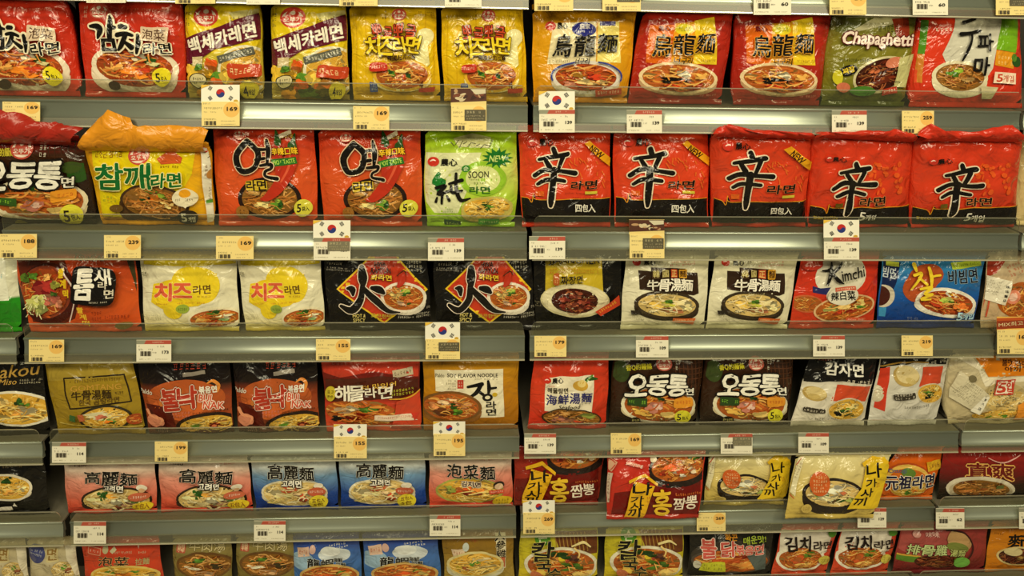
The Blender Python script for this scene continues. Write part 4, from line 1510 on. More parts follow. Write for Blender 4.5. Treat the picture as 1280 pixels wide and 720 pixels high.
dup(HRT, 'C2', [-50, 130, 326, 128, 346, 430, -14, 418], 'cream pack with a yellow heart and pink cheese title, beside the black diamond packs')

pk('C2', [332, 128, 800, 130, 818, 402, 358, 404], 3, ('g', (0, (22, 20, 18)), (1, (20, 18, 16))),
   'black pack with red diamond and black brush character, left of its twin', group='black packs with a red diamond', lean=3, rough=.24)
HWA = PACKS[-1]
p((236, 196, 40), 394, 252, 604, 46, 796, 258, 604, 412)
p((198, 40, 24), 404, 252, 604, 56, 784, 258, 604, 402)
p((198, 40, 24), 606, 130, 780, 246, 720, 320, 606, 200)
f(690, 288, 88, 56, 'org', (234, 226, 206), 14, 6, body=((216, 206, 186), 66), seed=23,
  g=[(GR, .0, -.45, .36, .28), ((190, 206, 90), .05, -.6, .24, .16), ((240, 206, 120), -.4, -.1, .3, .3), ((214, 110, 60), .3, .2, .3, .2), (DG, .25, .4, .16, .18), ((236, 190, 150), -.1, .4, .2, .2)])
k((180, 30, 20), [(684, 176, 26), (680, 214, 34), (668, 236, 16)])
k((60, 40, 20), [(660, 190, 3), (690, 170, 5), (704, 186, 3)])
for oc, ex in (((236, 220, 200), 4), (BLK, 0)):
    k(oc, [(508, 160, 26 + 2 * ex), (512, 200, 40 + 2 * ex), (516, 236, 18 + 2 * ex)])
    k(oc, [(446, 244, 12 + 2 * ex), (464, 246, 30 + 2 * ex), (468, 272, 14 + 2 * ex)])
    k(oc, [(556, 240, 18 + 2 * ex), (584, 246, 30 + 2 * ex), (604, 262, 14 + 2 * ex)])
    k(oc, [(512, 226, 22 + 2 * ex), (504, 290, 28 + 2 * ex), (462, 340, 30 + 2 * ex), (416, 320, 14 + 2 * ex)])
    k(oc, [(514, 240, 20 + 2 * ex), (566, 290, 32 + 2 * ex), (620, 336, 22 + 2 * ex), (676, 348, 6 + 2 * ex)])
t('HWA', 586, 146, 54, 20, BLK, b=.05)
t('RAMYUN', 590, 170, 90, 22, BLK, b=.05, r=2)
t('화라면', 592, 198, 88, 22, (236, 196, 50), o=(60, 20, 10), ow=.1, b=.05, r=2)
t('HOT &', 494, 362, 54, 16, (226, 206, 120), b=.03, r=2)
t('SPICY', 494, 382, 54, 16, (226, 206, 120), b=.03, r=2)
t('화끈한맛', 594, 364, 92, 20, (190, 180, 60), b=.03)
mt(412, 164, 118, 18, (180, 172, 156), 14, 2, 2)
mt(390, 142, 60, 14, (190, 180, 160), 5)
mt(736, 154, 70, 48, (190, 184, 164), 5, 3)
mt(744, 362, 150, 26, (200, 192, 172), 14, 2)
mt(786, 330, 60, 16, (180, 172, 156), 6, 1)
dup(HWA, 'C2', [820, 130, 1262, 130, 1278, 404, 832, 404], 'black pack with red diamond and black brush character, at the middle shelf joint')

pk('C3', [98, 138, 536, 138, 526, 424, 110, 426], 3, ('g', (0, (16, 15, 13)), (1, (24, 22, 18))),
   'black pack with a yellow panel and a plate of dark bean noodles', lean=3)
p((196, 170, 40), 160, 130, 438, 130, 440, 300, 164, 300)
e((206, 196, 150), 306, 330, 166, 84, 2)
e((226, 216, 176), 306, 326, 158, 76, 2)
f(304, 330, 112, 62, 'dark', None, 0, 2, seed=33, n=30,
  g=[((150, 50, 40), -.4, -.1, .24, .24), ((166, 66, 50), .0, -.4, .26, .22), ((140, 46, 36), .4, .0, .26, .26), ((170, 76, 56), -.1, .3, .28, .24), ((130, 40, 30), -.55, .35, .2, .2), ((180, 90, 70), .2, .1, .14, .12), ((150, 56, 40), .55, .4, .2, .2), ((160, 60, 46), .15, -.75, .2, .16)])
t('JJAJANGMEN', 300, 146, 246, 26, (40, 30, 14), b=.05)
mt(300, 186, 240, 26, (180, 90, 30), 16, 2)
box((176, 70, 30), 214, 222, 26, 50, 0, 8)
mt(214, 222, 16, 36, (230, 190, 120), 1, 2)
t('짜장면', 286, 226, 104, 36, (40, 30, 14), b=.04)
p((196, 44, 24), 396, 378, 506, 302, 516, 350, 430, 402)
mt(456, 354, 96, 26, (240, 190, 60), 6, 1, -34)
mt(150, 340, 60, 30, (150, 140, 110), 6, 3)

pk('C3', [546, 138, 960, 134, 936, 452, 524, 424], 3, ('g', (0, (214, 206, 170)), (.5, (232, 226, 198)), (1, (222, 214, 180))),
   'cream pack with brown title block and beef soup, behind the white and red tag', group='cream beef soup packs', crush=1.3)
BEEF = PACKS[-1]
mt(706, 146, 60, 18, (60, 50, 36), 4)
mt(830, 152, 130, 26, (214, 110, 100), 10, 2, -3)
p((52, 34, 22), 612, 186, 900, 196, 904, 296, 880, 306, 620, 276)
p((52, 34, 22), 672, 170, 842, 176, 840, 220, 676, 216)
dot_logo(606, 148, 17, 668, 148, 54, 26)
f(752, 352, 140, 56, 'pale', (60, 48, 34), 18, 4, body=((50, 40, 28), 66), seed=35,
  g=[((240, 226, 170), .6, -.1, .3, .5), ((190, 190, 70), -.05, -.1, .3, .3), (GR, .05, -.4, .2, .2), ((190, 120, 80), .35, .35, .24, .24), ((150, 100, 60), -.1, .35, .2, .2), ((226, 190, 90), -.5, -.1, .4, .4)])
for i, (ch, cc) in enumerate((('韓', (206, 190, 120)), ('國', (206, 190, 120)), ('正', (236, 200, 120)), ('麵', (60, 30, 14)))):
    box(((70, 52, 30), (70, 52, 30), (190, 60, 36), (206, 150, 40))[i], 694 + 44 * i, 198, 36, 42, 0, 4)
    t(ch, 694 + 44 * i, 198, 28, 30, cc, b=.03)
for i, ch in enumerate('牛骨湯麵'):
    t(ch, 680 + 54 * i, 250, 54, 54, (246, 240, 224), b=.04, r=(-3, 2, 0, 3)[i])
mt(756, 292, 76, 16, (206, 190, 140), 6)
p((206, 80, 36), 780, 406, 888, 412, 880, 440, 776, 428)
mt(832, 420, 90, 14, (246, 220, 160), 8, 1, 3)
box((40, 32, 24), 600, 382, 44, 22, -6)
mt(656, 380, 60, 20, (90, 76, 50), 5, 1)
mt(612, 410, 60, 24, (120, 106, 76), 6, 2)
dup(BEEF, 'C4', [-226, 138, 184, 142, 138, 424, -262, 424], 'cream pack with brown title block and beef soup, left of the red cabbage pack')

pk('C4', [192, 140, 580, 138, 556, 424, 142, 424], 3, ('g', (0, (190, 40, 24)), (.5, (206, 34, 22)), (1, (196, 30, 22))),
   'red pack with a white speech oval lettered in black over a cabbage noodle bowl')
e((222, 216, 196), 392, 208, 128, 96, -18)
e((222, 216, 196), 392, 300, 74, 46, -8)
p((40, 44, 100), 256, 260, 290, 268, 340, 264, 318, 300, 256, 290)
f(232, 348, 66, 38, 'org', (200, 80, 50), 8, 0, seed=41, n=24)
f(408, 366, 140, 58, 'org', (222, 180, 130), 10, -10, seed=42,
  g=[((206, 206, 110), -.45, -.2, .28, .34), (RD, -.2, .2, .26, .24), ((226, 200, 120), .5, -.2, .26, .3), (GR, .55, .1, .18, .14), (RD, .25, .3, .24, .18), ((246, 210, 130), .0, -.2, .3, .3)])
e((222, 216, 196), 392, 300, 74, 46, -8)
k(BLK, [(294, 184, 6), (318, 186, 13), (338, 182, 12)])
k(BLK, [(346, 152, 10), (340, 196, 20), (318, 248, 12)])
k(BLK, [(394, 152, 8), (374, 176, 15), (338, 206, 12)])
k(BLK, [(346, 200, 10), (366, 226, 20), (396, 244, 6)])
t('imchi', 442, 198, 110, 50, BLK, b=.03, r=-12, sh=.1)
mt(430, 234, 70, 12, (120, 130, 60), 6, 1, -12)
box((206, 96, 70), 404, 268, 104, 20, -4)
mt(404, 268, 96, 12, (246, 226, 196), 7, 1, -4)
t('辣白菜', 392, 302, 118, 42, BLK, b=.03, r=-3)
e((180, 30, 24), 254, 160, 44, 24, -10)
mt(254, 160, 60, 20, (226, 160, 140), 4, 1, -10)
box((206, 70, 50), 460, 416, 96, 18)
mt(460, 416, 80, 10, (250, 220, 200), 6)

pk('C4', [588, 140, 1092, 142, 1042, 424, 562, 424], 3, ('g', (0, (16, 40, 110)), (.4, (24, 80, 160)), (.8, (50, 130, 190)), (1, (40, 110, 176))),
   'bright blue pack with yellow brush letter on a red blob and cold noodles')
p((20, 36, 80), 582, 140, 690, 150, 640, 300, 560, 420)
t('빔면', 632, 198, 56, 50, (206, 216, 226), b=.03, r=10)
e((206, 196, 176), 606, 312, 50, 56, 20)
e((70, 28, 20), 590, 312, 46, 50, 20)
p((60, 140, 190), 576, 370, 620, 366, 612, 412, 570, 412)
box((196, 206, 70), 650, 156, 60, 22, 6)
e((178, 60, 30), 800, 216, 90, 58, -18)
e((178, 60, 30), 756, 270, 66, 66, 0)
p((178, 60, 30), 700, 230, 800, 170, 890, 200, 850, 260, 800, 320)
box((186, 206, 60), 1006, 158, 152, 30, -6)
mt(1006, 158, 138, 18, (50, 90, 30), 10, 1, -6)
t('비빔면', 984, 214, 148, 66, (16, 22, 40), o=(180, 206, 220), ow=.03, b=.04, r=-3)
f(900, 340, 134, 56, 'red', (238, 232, 216), 20, 8, body=((220, 214, 200), 60), seed=44,
  g=[((240, 236, 214), .05, -.8, .2, .26), ((236, 170, 40), .06, -.82, .1, .14), ((214, 206, 110), .0, -.35, .26, .3), (GR, .05, -.1, .26, .22), ((170, 190, 80), -.15, -.2, .2, .26), (RD, -.4, .1, .3, .3), ((226, 120, 50), .5, .1, .3, .3)])
k((238, 206, 50), [(742, 158, 18), (748, 186, 12)])
k((238, 206, 50), [(736, 206, 12), (772, 196, 14), (758, 226, 16), (722, 272, 8)])
k((238, 206, 50), [(758, 216, 12), (796, 250, 14)])
k((238, 206, 50), [(810, 170, 12), (822, 220, 18), (814, 262, 8)])
k((238, 206, 50), [(820, 214, 12), (866, 206, 10)])
k((238, 206, 50), [(764, 272, 10), (818, 262, 12), (780, 290, 12), (822, 292, 10), (764, 312, 12), (812, 316, 8)])
t('5', 958, 400, 26, 34, (190, 230, 246), o=(20, 60, 130), ow=.06, b=.07)
t('개입', 1000, 402, 54, 28, (190, 230, 246), o=(20, 60, 130), ow=.06, b=.05)
mt(730, 410, 60, 18, (120, 130, 150), 6, 1)

pk('C4', [1098, 140, 1420, 140, 1420, 424, 1066, 430], 3, ('g', (0, (200, 176, 140)), (.5, (190, 160, 120)), (1, (206, 190, 160))),
   'red and cream pack with white ingredients sticker, at the right border', crush=1.5)
p((170, 36, 26), 1092, 140, 1200, 140, 1150, 200, 1090, 230)
mt(1240, 180, 70, 60, (190, 60, 44), 4, 3, -20)
f(1270, 330, 120, 90, 'org', None, 0, 0, seed=45)
e((230, 140, 110), 1222, 310, 30, 36, 20)
e((244, 200, 180), 1222, 310, 18, 22, 20)
for i in range(4):
    k((190, 60, 44), [(1060 + 20 * i, 330, 7), (1046 + 20 * i, 410, 6)])
p((236, 228, 206), 1086, 204, 1216, 236, 1190, 354, 1064, 318)
mt(1120, 262, 80, 70, (130, 118, 90), 10, 6, 14)
tv('味味麵店', 1194, 262, 14, 14, BLK, (-4, 22), b=.04)

# ======== fourth shelf
pk('D1', [-260, 136, 208, 130, 250, 478, -260, 490], 4, ('g', (0, (24, 22, 18)), (1, (18, 16, 12))),
   'black pack with gold script and pasta bowl, at the left border, upper of the two', rough=.24)
DKP = PACKS[-1]
t('akou', 90, 168, 180, 56, (190, 150, 70), b=.02, sh=.25, r=-5)
t('Miso', 40, 220, 80, 26, (190, 150, 70), b=.02, sh=.25)
mt(146, 220, 110, 26, (196, 186, 156), 8, 2)
f(70, 352, 166, 78, 'yel', (232, 226, 206), 14, 4, body=((214, 206, 186), 60), seed=51,
  g=[((242, 210, 130), -.3, -.5, .3, .3), ((236, 170, 80), .2, .3, .4, .3), (DG, .15, -.6, .14, .24), (GR, .3, -.4, .16, .12), ((246, 226, 170), .4, .0, .3, .3)])

pk('D1', [213, 138, 652, 138, 716, 480, 284, 488], 4, ('g', (0, (150, 122, 30)), (.3, (158, 130, 36)), (.8, (160, 132, 34)), (1, (120, 96, 22))),
   'gold foil pack with a black framed title and a pale soup bowl', rough=.24, crush=1.5)
p((176, 150, 56), 216, 140, 620, 140, 640, 190, 230, 220)
for a_, b_ in (((306, 206), (600, 186)), ((600, 186), (632, 316)), ((632, 316), (340, 350)), ((340, 350), (306, 206))):
    k((40, 30, 14), [(*a_, 7), (*b_, 7)])
mt(460, 212, 250, 22, (110, 86, 30), 16, 1, -4)
t('GOMTANG', 466, 246, 240, 26, (196, 150, 60), b=.03, r=-3)
for i, ch in enumerate('牛骨湯麵'):
    t(ch, 372 + 48 * i, 286 - 3 * i, 44, 42, (52, 36, 14), b=.03, r=-3)
mt(580, 272, 50, 20, (52, 36, 14), 4, 1, -4)
t('한국 곰탕라면', 480, 312, 190, 28, (90, 66, 24), b=.03, r=-4)
f(510, 398, 116, 56, 'yel', (50, 44, 30), 14, -3, body=((150, 122, 36), 40), seed=52,
  g=[((224, 214, 170), .0, -.4, .8, .34), ((214, 120, 90), -.2, -.2, .3, .2), ((120, 150, 70), .15, .1, .3, .3), (OR, .1, .2, .3, .2), (DG, .3, .3, .2, .14)])
f(656, 400, 44, 26, 'red', None, 0, 0, seed=53, n=16)
box((60, 100, 50), 360, 388, 28, 30, 10)
box((190, 80, 50), 400, 384, 26, 34, -10)
k((190, 166, 80), [(296, 416, 5), (500, 428, 5), (716, 436, 5)])

pk('D1', [664, 136, 1118, 134, 1138, 478, 722, 480], 4, ('g', (0, (60, 30, 20)), (.25, (160, 52, 26)), (.5, (150, 44, 24)), (.66, (30, 20, 18)), (1, (12, 11, 10))),
   'black and red flame pack with white outlined title, beside the gold foil pack', group='black packs with red flames', crush=1.6, rough=.22)
BUL = PACKS[-1]
e((180, 66, 30), 900, 300, 190, 90, 0)
e((206, 80, 36), 860, 350, 130, 60, 0)
p((90, 30, 20), 700, 330, 830, 340, 850, 470, 730, 470)
for x, y in ((780, 270), (806, 250), (840, 266), (870, 244)):
    k((206, 120, 50), [(x, y + 60, 20), (x + 8, y + 20, 14), (x, y, 4)])
k((224, 140, 60), [(1004, 226, 6), (1030, 214, 14), (1056, 236, 16), (1050, 270, 8)])
k((236, 180, 90), [(1030, 240, 6), (1036, 256, 6)])
for ch, x, y, w_ in (('불', 830, 304, 92), ('낙', 910, 294, 92)):
    t(ch, x, y, w_, 104, (176, 34, 24), o=(240, 214, 196), ow=.045, b=.07, r=-6, o2=(90, 20, 14), ow2=.08)
t('볶음면', 1006, 256, 82, 34, (244, 238, 226), b=.07, r=-3)
t('BUL', 1000, 298, 72, 34, (206, 60, 44), o=(244, 216, 200), ow=.15, b=.05, r=4)
t('NAK', 1036, 332, 96, 34, (206, 60, 44), o=(244, 216, 200), ow=.15, b=.05, r=4)
mt(880, 378, 96, 34, (226, 130, 110), 5, 2, -6)
mt(1020, 364, 170, 14, (20, 16, 14), 16, 1, -4)
mt(1010, 384, 150, 12, (214, 196, 170), 16, 1, -4)
t('Paldo', 710, 268, 66, 22, (224, 214, 200), b=.05, r=4)
mt(920, 148, 170, 40, (206, 60, 50), 5, 1, -3)
box((150, 140, 130), 940, 180, 110, 18, -8)
f(1000, 430, 130, 48, 'yel', (40, 24, 18), 20, -6, seed=54,
  g=[(GR, -.4, .0, .2, .2), ((170, 190, 80), -.3, -.2, .16, .16), ((120, 40, 24), .3, .0, .26, .3), ((200, 110, 70), .3, .05, .12, .16), ((236, 190, 100), -.6, .3, .3, .2), ((226, 120, 60), .6, -.3, .3, .2), ((120, 36, 22), .7, .2, .2, .2)])
e((206, 130, 100), 760, 404, 40, 30, 20)
k((226, 150, 110), [(720, 350, 16), (740, 380, 12), (790, 390, 14), (780, 416, 8)])
e((60, 26, 20), 790, 448, 34, 22)
mt(790, 448, 50, 26, (190, 150, 130), 4, 2)
dup(BUL, 'D2', [-70, 122, 316, 120, 330, 424, -46, 424], 'black and red flame pack with white outlined title, right of its twin')

pk('D2', [334, 118, 786, 112, 796, 430, 358, 430], 4, ('g', (0, (206, 60, 36)), (.35, (196, 40, 28)), (.55, (96, 30, 20)), (.75, (120, 30, 22)), (.86, (190, 34, 26)), (1, (200, 34, 24))),
   'red pack with white flowing title and a seafood noodle picture', crush=1.5)
p((206, 44, 34), 334, 118, 786, 112, 780, 190, 560, 160, 420, 190, 344, 170)
box((206, 190, 160), 706, 168, 92, 36, -10)
mt(706, 168, 80, 22, (80, 40, 26), 5, 1, -10)
mt(470, 128, 180, 16, (226, 120, 100), 7)
mt(700, 122, 90, 16, (110, 20, 14), 6)
p((80, 34, 22), 350, 200, 620, 180, 780, 200, 786, 250, 700, 280, 360, 300)
f(520, 350, 168, 62, 'org', None, 0, 4, seed=55, n=60,
  g=[((232, 196, 150), -.5, -.1, .3, .3), (GR, .2, -.2, .3, .3), ((110, 160, 60), .25, -.4, .22, .2), (RD, .0, .2, .3, .3), ((150, 40, 24), -.3, .4, .3, .2), (BLK, -.6, .5, .2, .2), ((236, 214, 170), -.2, -.4, .2, .2)])
p((204, 50, 34), 680, 290, 796, 240, 800, 430, 650, 430)
e((200, 180, 50), 380, 260, 24, 34)
mt(380, 262, 30, 44, (60, 50, 20), 1, 2)
for i, (ch, w_, h_) in enumerate((('해', 66, 66), ('물', 72, 70), ('라', 52, 46), ('면', 62, 60))):
    t(ch, 432 + 66 * i, 256 - 4 * i, w_, h_, (244, 236, 218), b=.05, r=-6, sh=.1)
t('더 맛있어', 600, 218, 150, 20, (226, 180, 70), b=.03, r=-6)
mt(704, 246, 100, 30, (200, 200, 60), 6, 2, -6)
k((226, 170, 50), [(650, 280, 4), (740, 268, 7), (786, 238, 4)])
p((236, 214, 190), 580, 352, 770, 350, 740, 366, 770, 380, 580, 374)
mt(670, 362, 150, 12, (190, 60, 40), 14)
p((206, 40, 34), 740, 348, 776, 346, 756, 384)

pk('D2', [798, 112, 1240, 110, 1236, 420, 800, 424], 4, ('g', (0, (150, 92, 16)), (.4, (184, 120, 20)), (1, (196, 140, 24))),
   'golden pack with cream label, black brush title and brown soup bowl', crush=.8)
p((236, 226, 196), 852, 156, 1166, 150, 1170, 372, 1060, 372, 1000, 260, 856, 250)
t('SOY FLAVOR NOODLE', 1026, 178, 232, 16, (50, 40, 24), b=.06)
t('Paldo', 876, 180, 40, 16, (90, 80, 56), b=.02)
mt(1088, 194, 110, 12, (90, 80, 50), 9)
box((190, 40, 30), 970, 216, 28, 40)
mt(970, 216, 20, 30, (240, 200, 180), 1, 2)
mt(926, 220, 50, 50, (150, 140, 110), 4, 4)
mt(970, 112, 190, 10, (60, 40, 14), 9)
k(BLK, [(1004, 228, 12), (1070, 216, 18)])
k(BLK, [(1066, 218, 18), (1042, 254, 18), (1010, 274, 8)])
k(BLK, [(1048, 242, 12), (1074, 262, 14)])
k(BLK, [(1098, 204, 12), (1102, 234, 18), (1098, 262, 10)])
k(BLK, [(1104, 236, 12), (1134, 232, 10)])
e(BLK, 1094, 276, 24, 18)
e((236, 226, 196), 1094, 276, 12, 8)
e((206, 170, 40), 1128, 264, 12, 10)
t('라', 1110, 312, 44, 34, BLK, b=.05)
t('면', 1110, 344, 44, 30, BLK, b=.05)
f(930, 320, 124, 62, 'org', (120, 80, 36), 14, 2, body=((140, 90, 36), 70), seed=56,
  g=[((232, 196, 150), -.1, -.4, .4, .3), ((110, 60, 30), -.3, .4, .4, .3), (DG, .1, -.1, .16, .3), (GR, .25, .3, .24, .24), ((226, 160, 110), .4, -.2, .3, .3), ((232, 150, 90), -.6, .0, .2, .3)])

pk('D3', [102, 112, 474, 112, 460, 424, 74, 424], 4, ('g', (0, (190, 26, 20)), (.5, (214, 44, 26)), (1, (206, 36, 24))),
   'red pack with a cream square label in blue characters, right of the middle joint', crush=1.7)
p((236, 226, 200), 166, 198, 398, 188, 388, 380, 156, 360)
dot_logo(172, 212, 16, 222, 214, 54, 26)
e((206, 160, 60), 330, 236, 36, 26)
e((232, 206, 130), 336, 226, 20, 18)
k(DG, [(356, 210, 10), (380, 204, 20), (412, 206, 8)])
k(GR, [(360, 218, 6), (390, 190, 8)])
t('해물탕면', 222, 260, 96, 26, (50, 40, 20), b=.05)
mt(194, 240, 30, 10, (206, 60, 40), 4)
for i, ch in enumerate('海鮮湯麵'):
    t(ch, 192 + 56 * i, 306 - 4 * i, 50, 48, (44, 44, 110), b=.04, sh=.05)
t('Seafood', 278, 340, 100, 20, (40, 30, 24), b=.02, sh=.25, r=-4)
mt(350, 324, 60, 10, (90, 80, 60), 6)
f(290, 400, 140, 44, 'brn', (60, 44, 26), 8, 4, seed=57,
  g=[((176, 110, 90), -.4, .1, .4, .4), ((150, 160, 70), .5, -.5, .4, .3), ((226, 150, 110), -.1, .3, .3, .3), (RD, .4, .3, .3, .2), ((90, 60, 30), .0, -.4, .3, .2)])

dup(ODT, 'D3', [490, 110, 932, 112, 894, 424, 466, 424], 'dark pack with fat white title and ham noodle bowl, beside the red seafood pack', row=4, multi=True,
    base=('g', (0, (40, 32, 22)), (.5, (58, 36, 22)), (1, (52, 30, 20))), group='dark packs with a fat white title', crush=1.0, up=12)
PACKS[-1].src = None
OD2 = PACKS[-1]
OD2.art, OD2.cut = [], None
OD2.label = 'dark pack with fat white title and ham noodle bowl, beside the red seafood pack'
ART, FRM, LAY = OD2.art, FR['D3'], 0
for i in range(8):
    k((90, 54, 34), [(790 + 20 * i, 112, 4), (796 + 18 * i, 260, 4)])
for i in range(4):
    k((90, 54, 34), [(780, 130 + 24 * i, 4), (930, 132 + 24 * i, 4)])
e((60, 74, 34), 530, 170, 40, 50)
t('香Q的麵條', 614, 148, 122, 28, (206, 196, 50), b=.05, r=-5)
logo(736, 134, 40, 32, ring=(196, 76, 72))
mt(804, 138, 28, 56, (214, 206, 186), 2, 2)
f(708, 330, 166, 82, 'org', (230, 222, 190), 16, 2, seed=15, body=((206, 190, 150), 60),
  g=[(DG, .1, -.5, .2, .3), (RD, .2, -.6, .12, .2), ((238, 190, 90), -.5, .4, .3, .24), ((224, 140, 40), .62, -.2, .34, .26), ((206, 130, 110), -.1, .0, .3, .34), ((236, 196, 180), -.08, .05, .18, .22), ((240, 206, 120), .3, .5, .3, .2)])
box((44, 70, 30), 602, 308, 92, 38, 3)
mt(602, 308, 80, 24, (140, 206, 60), 6, 1, 3)
box((226, 150, 44), 824, 312, 90, 46, -3, 12)
mt(824, 312, 72, 24, (190, 70, 20), 4, 1, -3)
for ch, cx, w_, h_ in (('오', 602, 96, 98), ('동', 702, 108, 94), ('통', 794, 96, 96)):
    t(ch, cx, 228, w_, h_, (246, 242, 228), o=(22, 16, 12), ow=.11, b=.06, sh=.14)
t('면', 852, 258, 38, 36, (246, 242, 228), o=(22, 16, 12), ow=.16, b=.05)
badge(820, 376, 36, 30, '5', '包入', (214, 206, 50))
e((30, 26, 16), 594, 392, 26, 14)
mt(594, 392, 40, 16, (206, 196, 120), 4, 1)
mt(730, 396, 50, 16, (60, 50, 24), 5, 1)
dup(OD2, 'D4', [-262, 110, 166, 112, 138, 424, -298, 424], 'dark pack with fat white title and ham noodle bowl, left of the potato pack')

pk('D4', [236, 104, 572, 108, 500, 440, 140, 440], 4, ('g', (0, (214, 206, 190)), (.58, (214, 206, 190)), (.62, (20, 18, 16)), (1, (20, 18, 16))),
   'white pack with black top, white potato title and a potato picture', group='white and black potato noodle packs', side=(30, 26, 22), lean=8)
POT = PACKS[-1]
p((20, 18, 16), 164, 100, 580, 100, 556, 240, 400, 216, 210, 224, 120, 380, 140, 240)
p((206, 44, 28), 176, 236, 216, 236, 166, 420, 132, 416)
p((206, 56, 34), 372, 232, 544, 246, 520, 320, 340, 310)
p((224, 216, 198), 216, 232, 372, 232, 318, 430, 160, 426)
t('감자면', 410, 162, 184, 58, (246, 242, 232), b=.06, r=4)
mt(478, 222, 120, 26, (226, 216, 196), 5, 1, 5)
mt(320, 116, 70, 14, (190, 60, 50), 4)
e((190, 160, 90), 266, 278, 54, 36, 8)
e((222, 200, 140), 272, 274, 46, 30, 8)
e((206, 180, 110), 262, 292, 30, 14, 10)
f(420, 356, 88, 52, 'yel', (206, 196, 170), 8, -4, seed=61, n=34,
  g=[(BLK, -.45, .3, .26, .3), (DG, -.2, .0, .3, .2), (GR, .2, -.2, .24, .2), ((90, 90, 40), .1, .4, .3, .2), ((236, 216, 140), .4, -.4, .4, .3)])
box((60, 54, 44), 262, 356, 104, 22, 6, 8)
mt(262, 352, 96, 26, (224, 214, 196), 6, 2, 6)
mt(276, 396, 60, 16, (60, 50, 30), 5, 1)
mt(352, 396, 60, 12, (60, 50, 30), 5, 1)
pk('D4', [578, 106, 922, 106, 856, 412, 516, 420], 4, ('g', (0, (210, 206, 196)), (.84, (214, 208, 194)), (.88, (20, 18, 16)), (1, (20, 18, 16))),
   'white pack with curved black top, between the lettered potato pack and the clear bag', group='white and black potato noodle packs', side=(220, 214, 200), lean=8, crush=1.4)
p((20, 18, 16), 570, 90, 930, 90, 912, 140, 760, 130, 620, 150, 574, 180)
k((196, 150, 60), [(590, 150, 5), (700, 128, 7), (820, 130, 5)])
p((206, 40, 28), 590, 160, 634, 150, 606, 366, 560, 350)
e((206, 196, 170), 574, 280, 30, 40, 10)
p((206, 56, 36), 790, 150, 894, 146, 880, 230, 770, 244)
e((190, 160, 90), 706, 192, 62, 50, 6)
e((224, 204, 150), 712, 186, 54, 42, 6)
e((206, 184, 120), 730, 216, 26, 14, 20)
f(824, 276, 62, 46, 'yel', (206, 196, 170), 6, -8, seed=63, n=30,
  g=[(BLK, -.3, .4, .3, .3), (DG, .0, .0, .3, .3), (GR, -.3, -.2, .3, .2), ((236, 216, 140), .4, -.5, .3, .3)])
box((60, 54, 44), 696, 288, 100, 30, -5, 8)
mt(696, 286, 92, 34, (224, 214, 196), 6, 2, -5)
mt(760, 336, 130, 18, (60, 50, 30), 9, 1, -4)
mt(866, 124, 80, 24, (226, 216, 196), 5, 1, -4)

pk('D4', [928, 106, 1420, 106, 1420, 416, 906, 416], 4, ('g', (0, (196, 180, 140)), (.5, (206, 190, 150)), (1, (200, 190, 160))),
   'clear bag of ring noodles with orange top and white sticker, at the right border', True, crush=1.8, rough=.15, pinch=.006)
p((226, 130, 20), 1050, 100, 1290, 100, 1290, 186, 1110, 196, 1080, 150)
p((236, 226, 200), 970, 110, 1040, 104, 1110, 200, 1290, 190, 1290, 210, 1090, 240, 1060, 160)
t('불맛 라면', 1226, 130, 110, 30, (60, 20, 10), b=.04, r=4)
t('야끼', 1216, 156, 70, 22, (60, 20, 10), b=.05)
e((50, 40, 30), 1130, 264, 66, 22, -18)
e((190, 170, 120), 1180, 300, 110, 80, 0)
f(1190, 310, 100, 60, 'pale', None, 0, 0, seed=64)
f(1150, 376, 120, 24, 'yel', None, 0, -4, seed=65, g=[(GR, .2, .1, .2, .4), (GR, -.4, .2, .2, .3)])
p((196, 44, 34), 1140, 206, 1230, 200, 1214, 276, 1126, 284)
p((240, 226, 206), 1146, 212, 1224, 206, 1210, 270, 1134, 278)
t('5', 1164, 244, 40, 50, (196, 44, 34), b=.09, sh=.1)
t('입', 1202, 240, 28, 46, (196, 44, 34), b=.07, sh=.1)
p((236, 150, 50), 1240, 330, 1290, 300, 1290, 400, 1230, 400)
p((216, 206, 176), 976, 164, 1104, 280, 1060, 372, 930, 290)
mt(1010, 262, 90, 90, (130, 120, 90), 9, 7, 40)
e((120, 110, 80), 1024, 200, 18, 16)
p((238, 232, 214), 1076, 280, 1106, 288, 1060, 372, 1020, 356)
tv('食品店', 1084, 300, 12, 14, BLK, (-12, 22), b=.03, r=25)
for i in range(8):
    k((240, 234, 214), [(908 + 4 * (i % 3), 210 + 20 * i, 3), (930 + 4 * (i % 2), 222 + 20 * i, 5)])

# ======== fifth shelf
dup(DKP, 'E1', [-250, 196, 214, 192, 240, 424, -250, 430], 'black pack with a pasta bowl, cut off by the left border, lower of the two', row=5)
PACKS[-1].src = None
DK2 = PACKS[-1]
DK2.art, DK2.cut = [], None
ART, FRM, LAY = DK2.art, FR['E1'], 0
f(30, 300, 110, 56, 'yel', (226, 218, 196), 12, 4, body=((206, 196, 170), 40), seed=71,
  g=[((242, 210, 130), -.3, -.5, .3, .3), ((236, 170, 80), .2, .3, .4, .3), (DG, .05, -.7, .2, .3), ((246, 226, 170), .6, .0, .3, .3)])
box((224, 216, 200), 20, 398, 76, 18, -5)
p((224, 216, 200), 62, 384, 74, 366, 84, 384)
mt(60, 204, 90, 10, (150, 130, 90), 8)

PINK = ('g', (0, (200, 36, 30)), (.2, (214, 70, 56)), (.6, (226, 150, 130)), (.75, (222, 196, 178)), (1, (216, 206, 190)))
BLUE = ('g', (0, (16, 40, 116)), (.3, (24, 66, 150)), (.6, (110, 150, 190)), (.78, (206, 210, 206)), (1, (196, 204, 206)))
pk('E1', [748, 186, 1180, 182, 1204, 412, 762, 414], 5, PINK,
   'pink fading pack with black character title, right of its twin', group='pink soup packs on the fifth shelf', lean=3)
KOR = PACKS[-1]


